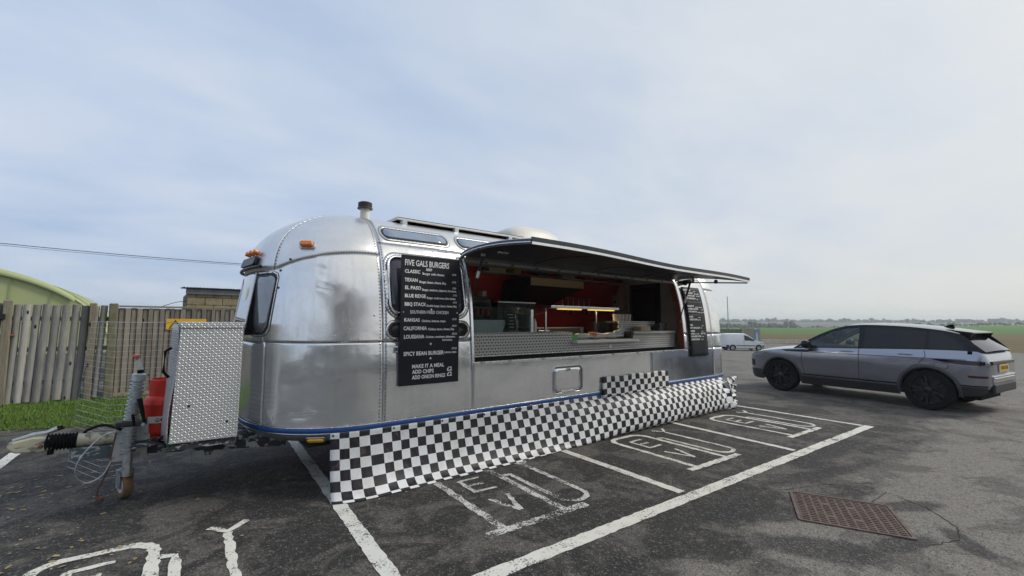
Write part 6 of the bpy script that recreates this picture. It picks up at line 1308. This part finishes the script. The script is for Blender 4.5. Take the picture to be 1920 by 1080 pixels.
for s in (1, -1):
    mb = MB(); mb.grid([[vpt(x, lerp(zl, zh, t), .008, s) for t in (0, .5, 1)] for x, zl, zh in ((1.22, 1.10, 1.58), (1.32, 1.06, 1.60), (1.6, 1.055, 1.50), (1.8, 1.055, 1.38), (2.0, 1.05, 1.24), (2.16, 1.045, 1.12))]); mb.build('side_window', GLASS_DK, van, smooth=True, local=True)
    mb = MB(); mb.grid([[vpt(x, z, .016, s) for z in (.49, .57)] for x in np.linspace(.36, 2.33, 14)]); mb.build('rubbing_strip', CLAD, van, local=True)
    mb = MB(); mb.grid([[vpt(x, z, .010, s) for z in (.25, .40, .60)] for x in np.linspace(3.06, 3.34, 6)]); mb.build('front_bumper_corner', CLAD, van, local=True)
    mb = MB(); mb.grid([[vpt(x, z, .010, s) for z in (.30, .45, .60)] for x in np.linspace(-.64, -.36, 5)]); mb.build('rear_bumper_corner', CLAD, van, local=True)
    MB().bx(2.02, 2.16, s*.93-.07, s*.93+.07, 1.02, 1.20).build('door_mirror', BLACK, van, local=True, bevel=.03); MB().prism(rrect(1.10, 1.20, .98, 1.02, .01, 2), (0, s*.862, 0), (1, 0, 0), (0, 0, 1), -.02*s).build('door_handle', BLACK, van, local=True)
    mb = MB(); mb.grid([[vpt(x, z, .008, s) for z in (zl, zh)] for x, zl, zh in ((2.88, .74, .86), (3.0, .70, .84), (3.15, .68, .79), (3.25, .67, .74))]); mb.build('headlamp', M('van_lamp', (.45, .47, .48), .15, .3), van, smooth=True, local=True)
    for x in (1.18, 2.28): MB().tube([vpt(x, z, .003, s) for z in np.linspace(.40, 1.05 if x > 2 else 1.62, 8)], .006, 4).build('door_gap', SEAM, van, local=True)
mb = MB(); mb.grid([[(x+.012, wpv(x)*wsv(zsv(x))*f*.93, zsv(x)+.012 + (zcv(x)-zsv(x))*(1-abs(f)**2.4)) for f in np.linspace(-1, 1, 9)] for x in np.linspace(1.52, 2.34, 10)]); mb.build('windscreen', GLASS_DK, van, smooth=True, local=True)
MB().bx(3.30, 3.385, -.55, .55, .28, .58).build('front_bumper', CLAD, van, local=True, bevel=.03)

# ------------------------------------------------------------------ far side of the car park
def at(px, py, depth): 
    d = _f + _r*((px-960)/F_PX) - _u*((py-540)/F_PX); return Vector((0, 0, CAM_H)) + d*depth
def at_xy(px, depth): p = at(px, 600, depth); return p.x, p.y
p = at(1366.5, 620, 60); tag(MB().tube([(p.x, p.y, H(p.x, p.y)), (p.x-.15, p.y, 5.2)], [.075, .05], 8).build('flagpole', M('grey_pole', (.35, .37, .38), .6), smooth=True), 'bare thin grey pole standing behind the white van', 'pole')
ns_ = thing('notice_board', tuple(at_xy(1408, 56))+(H(55, 24),), 'pale notice board with blue poster beside the white van', 'notice board')
o_ = Vector(ns_.location); exv = Vector((_r.x, _r.y, 0)).normalized()
for a in (-1.05, -.45, .25, 1.05): MB().prism([(a-.09, 0), (a+.09, 0), (a+.09, 2.28), (a-.09, 2.28)], o_, exv, (0, 0, 1), -.1).build('upright', M('beige_post', (.34, .31, .26), .8), ns_)
MB().prism([(-.95, .5), (.2, .5), (.2, 2.2), (-.95, 2.2)], o_+Vector((0, 0, 0)), exv, (0, 0, 1), -.05).build('timber_panel', M('beige_panel', (.30, .27, .22), .8), ns_); MB().prism([(.30, .35), (.98, .35), (.98, 2.1), (.30, 2.1)], o_, exv, (0, 0, 1), .05).build('poster', M('blue_grey_poster', (.18, .25, .30), .4), ns_)
MB().prism([(.5, .6), (.8, .6), (.74, 1.6), (.58, 1.75)], o_-exv.cross(Vector((0, 0, 1)))*-.06, exv, (0, 0, 1), .012).build('poster_print', M('pale_print', (.5, .55, .56), .5), ns_)
ff = thing('far_hedge_fence', tuple(at_xy(1370, 57))+(H(55, 26),), 'low brown paling fence behind the white van', 'fence'); o_ = Vector(ff.location)
PAL = M('dark_paling', (.10, .085, .06), .9)
for k in range(26):
    a = -2.6+.17*k; MB().prism([(a, 0), (a+.13, 0), (a+.13, 2.05+random.uniform(-.12, .1)), (a+.06, 2.22+random.uniform(-.14, .1)), (a, 2.05+random.uniform(-.12, .1))], o_, exv, (0, 0, 1), -.03).build('pale', PAL, ff)
for z in (.5, 1.6): MB().prism([(-2.6, z), (1.8, z), (1.8, z+.1), (-2.6, z+.1)], o_, exv, (0, 0, 1), .05).build('rail', PAL, ff)
rl = thing('white_barrier', tuple(at_xy(1465, 62))+(H(66, 16),), 'low white post and rail barrier at the edge of the car park', 'barrier'); o_ = Vector(rl.location); d2 = Vector((.55, -.83, 0))
WP_ = M('white_rail_paint', (.55, .56, .55), .6)
for k in range(8): MB().prism([(-4+k*1.15-.06, -.1), (-4+k*1.15+.06, -.1), (-4+k*1.15+.06, .62), (-4+k*1.15-.06, .62)], o_, d2, (0, 0, 1), -.1).build('post', WP_, rl)
for z in (.18, .46): MB().prism([(-4.1, z), (4.2, z), (4.2, z+.14), (-4.1, z+.14)], o_, d2, (0, 0, 1), .04).build('rail', WP_, rl)

# ------------------------------------------------------------------ hills, woods and hedges far off
HILL = M('far_hill_grass', (.050, .062, .040), .95, 0, .25, .02)
mb = MB(); P = []
for i in range(50):
    a = radians(-14 + 64*i/49); row_ = []
    for j, (r_, hh) in enumerate(((560, -3), (700, 0.5), (900, 4), (1100, 8), (1500, 9), (2100, -10))):
        n_ = .72 + .5*noise.noise(Vector((a*7, r_*.002, 1.0))) + .25*noise.noise(Vector((a*23, r_*.004, 4)))
        row_.append((r_*cos(a), r_*sin(a), hh*n_ if hh > 0 else hh))
    P.append(row_)
mb.grid(P).build('hills', HILL, smooth=True, kind='structure')
BARE = M('winter_twigs', (.060, .054, .044), .95, 0, .4, .3)
_ico = bmesh.new(); bmesh.ops.create_icosphere(_ico, subdivisions=2, radius=1); ICO = ([v.co.copy() for v in _ico.verts], [tuple(v.index for v in f.verts) for f in _ico.faces]); _ico.free()
def clump(mb, c, rx, rz, seed):
    mb.add([(c.x+v.x*rx*k, c.y+v.y*rx*k, c.z+v.z*rz*k) for v in ICO[0] for k in (1+.45*noise.noise(Vector(v)*2.2+Vector((seed, seed*.7, 0))),)], ICO[1])
def woods(name, lab, r0, r1, a0, a1, n, h0, h1, zfun, seed, mat):
    rnd = random.Random(seed); mb = MB()
    for k in range(n):
        a = radians(lerp(a0, a1, (k+rnd.random())/n)); r_ = rnd.uniform(r0, r1); h = rnd.uniform(h0, h1)*(1 if rnd.random() < .85 else 1.35); x, y = r_*cos(a), r_*sin(a); z = zfun(x, y, r_)
        mb.tube([(x, y, z-1), (x, y, z+h*.6)], h*.03, 4, cap=False)
        for q in range(4): clump(mb, Vector((x+rnd.uniform(-.35, .35)*h, y+rnd.uniform(-.35, .35)*h, z+h*rnd.uniform(.42, .72))), h*rnd.uniform(.22, .40), h*rnd.uniform(.22, .34), k*7.3+q)
    o = mb.build(name, mat, smooth=False, kind='stuff', recalc=False); tag(o, lab, 'woodland')
zf = lambda x, y, r_: H(x, min(max(y, -250), 250))
woods('far_woodland', 'hazy line of far trees along the ridge beyond the fields', 780, 1080, -14, 34, 420, 3.5, 7, lambda x, y, r_: 2.6, 3, BARE)
woods('hedgerow', 'dark bare hedgerow along the far edge of the green field', 430, 470, -10, 34, 190, 1.4, 2.8, lambda x, y, r_: zf(x, y, r_)-.5, 9, BARE)
woods('copse', 'small dark copse in the middle distance behind the van', 360, 420, 19, 29, 60, 3.0, 4.6, lambda x, y, r_: zf(x, y, r_)-.5, 12, BARE)

# ------------------------------------------------------------------ what stands behind the photographer and shows in the metal
BARK = M('bark', (.075, .065, .052), .9, 0, .25, 5)
tr = thing('bare_tree', (-4.6, -13, 0), 'broad leafless tree across the car park mirrored in the metal front', 'tree')
trunk, crown = MB(), MB(); rt = random.Random(11)
def grow(p, d, L, r_, lev):
    n = 4; P = [p]; 
    for k in range(n):
        d = (d + Vector((rt.gauss(0, .10), rt.gauss(0, .10), rt.gauss(.03, .06)))).normalized(); p = p + d*L/n; P.append(p)
    (trunk if lev < 2 else crown).tube(P, [lerp(r_, r_*.62, k/n) for k in range(n+1)], 7 if lev < 2 else 4, cap=False)
    if lev < 7:
        for k in range(3 if lev < 4 else 2 + (rt.random() < .6)):
            ax_ = d.orthogonal().normalized(); ax_.rotate(Matrix.Rotation(rt.uniform(0, 2*pi), 3, d)); nd = (d + ax_*rt.uniform(.6, 1.05) + Vector((0, 0, .10))).normalized(); st0 = P[-1] if k == 0 else P[rt.randint(2, n)]
            grow(st0, nd, L*rt.uniform(.66, .84), max(r_*.60, .017), lev+1)
grow(Vector((-4.6, -13, 0)), Vector((0, 0, 1)), 2.5, .36, 0)
for q_ in (trunk, crown): q_.v = [(-4.6+(x+4.6)*3.9, -13+(y+13)*1.6, z*1.15) for x, y, z in q_.v]
trunk.build('trunk', BARK, tr, smooth=True, recalc=False); crown.build('crown', BARK, tr, recalc=False)
mb = MB(); rh = random.Random(4)
for k in range(260):
    x = rh.uniform(-45, 42); y = -21 - 0.10*abs(x) + rh.uniform(-1.5, 1.5); h = rh.uniform(2.0, 3.8); clump(mb, Vector((x, y, h*.45)), rh.uniform(.8, 1.6), h*.55, k*3.1)
tag(mb.build('hedge', M('hedge_green', (.035, .055, .024), .9, 0, .4, 1.2), kind='stuff', recalc=False), 'dark hedge along the near side of the car park seen only as reflection', 'hedge')

# ------------------------------------------------------------------ haze in the air
HZ = bpy.data.materials.new('hazy_air'); HZ.use_nodes = True; hn = HZ.node_tree; hn.nodes.clear()
pv_ = hn.nodes.new('ShaderNodeVolumePrincipled'); pv_.inputs['Color'].default_value = (.86, .90, .95, 1); pv_.inputs['Density'].default_value = .00070; pv_.inputs['Anisotropy'].default_value = .25
ho = hn.nodes.new('ShaderNodeOutputMaterial'); hn.links.new(pv_.outputs[0], ho.inputs['Volume'])
hz = MB().bx(-2300, 2300, -2300, 2300, -12, 24).build('haze', HZ); hz['kind'] = 'stuff'; hz['label'] = 'thin pale haze in the distance'; hz['category'] = 'haze'
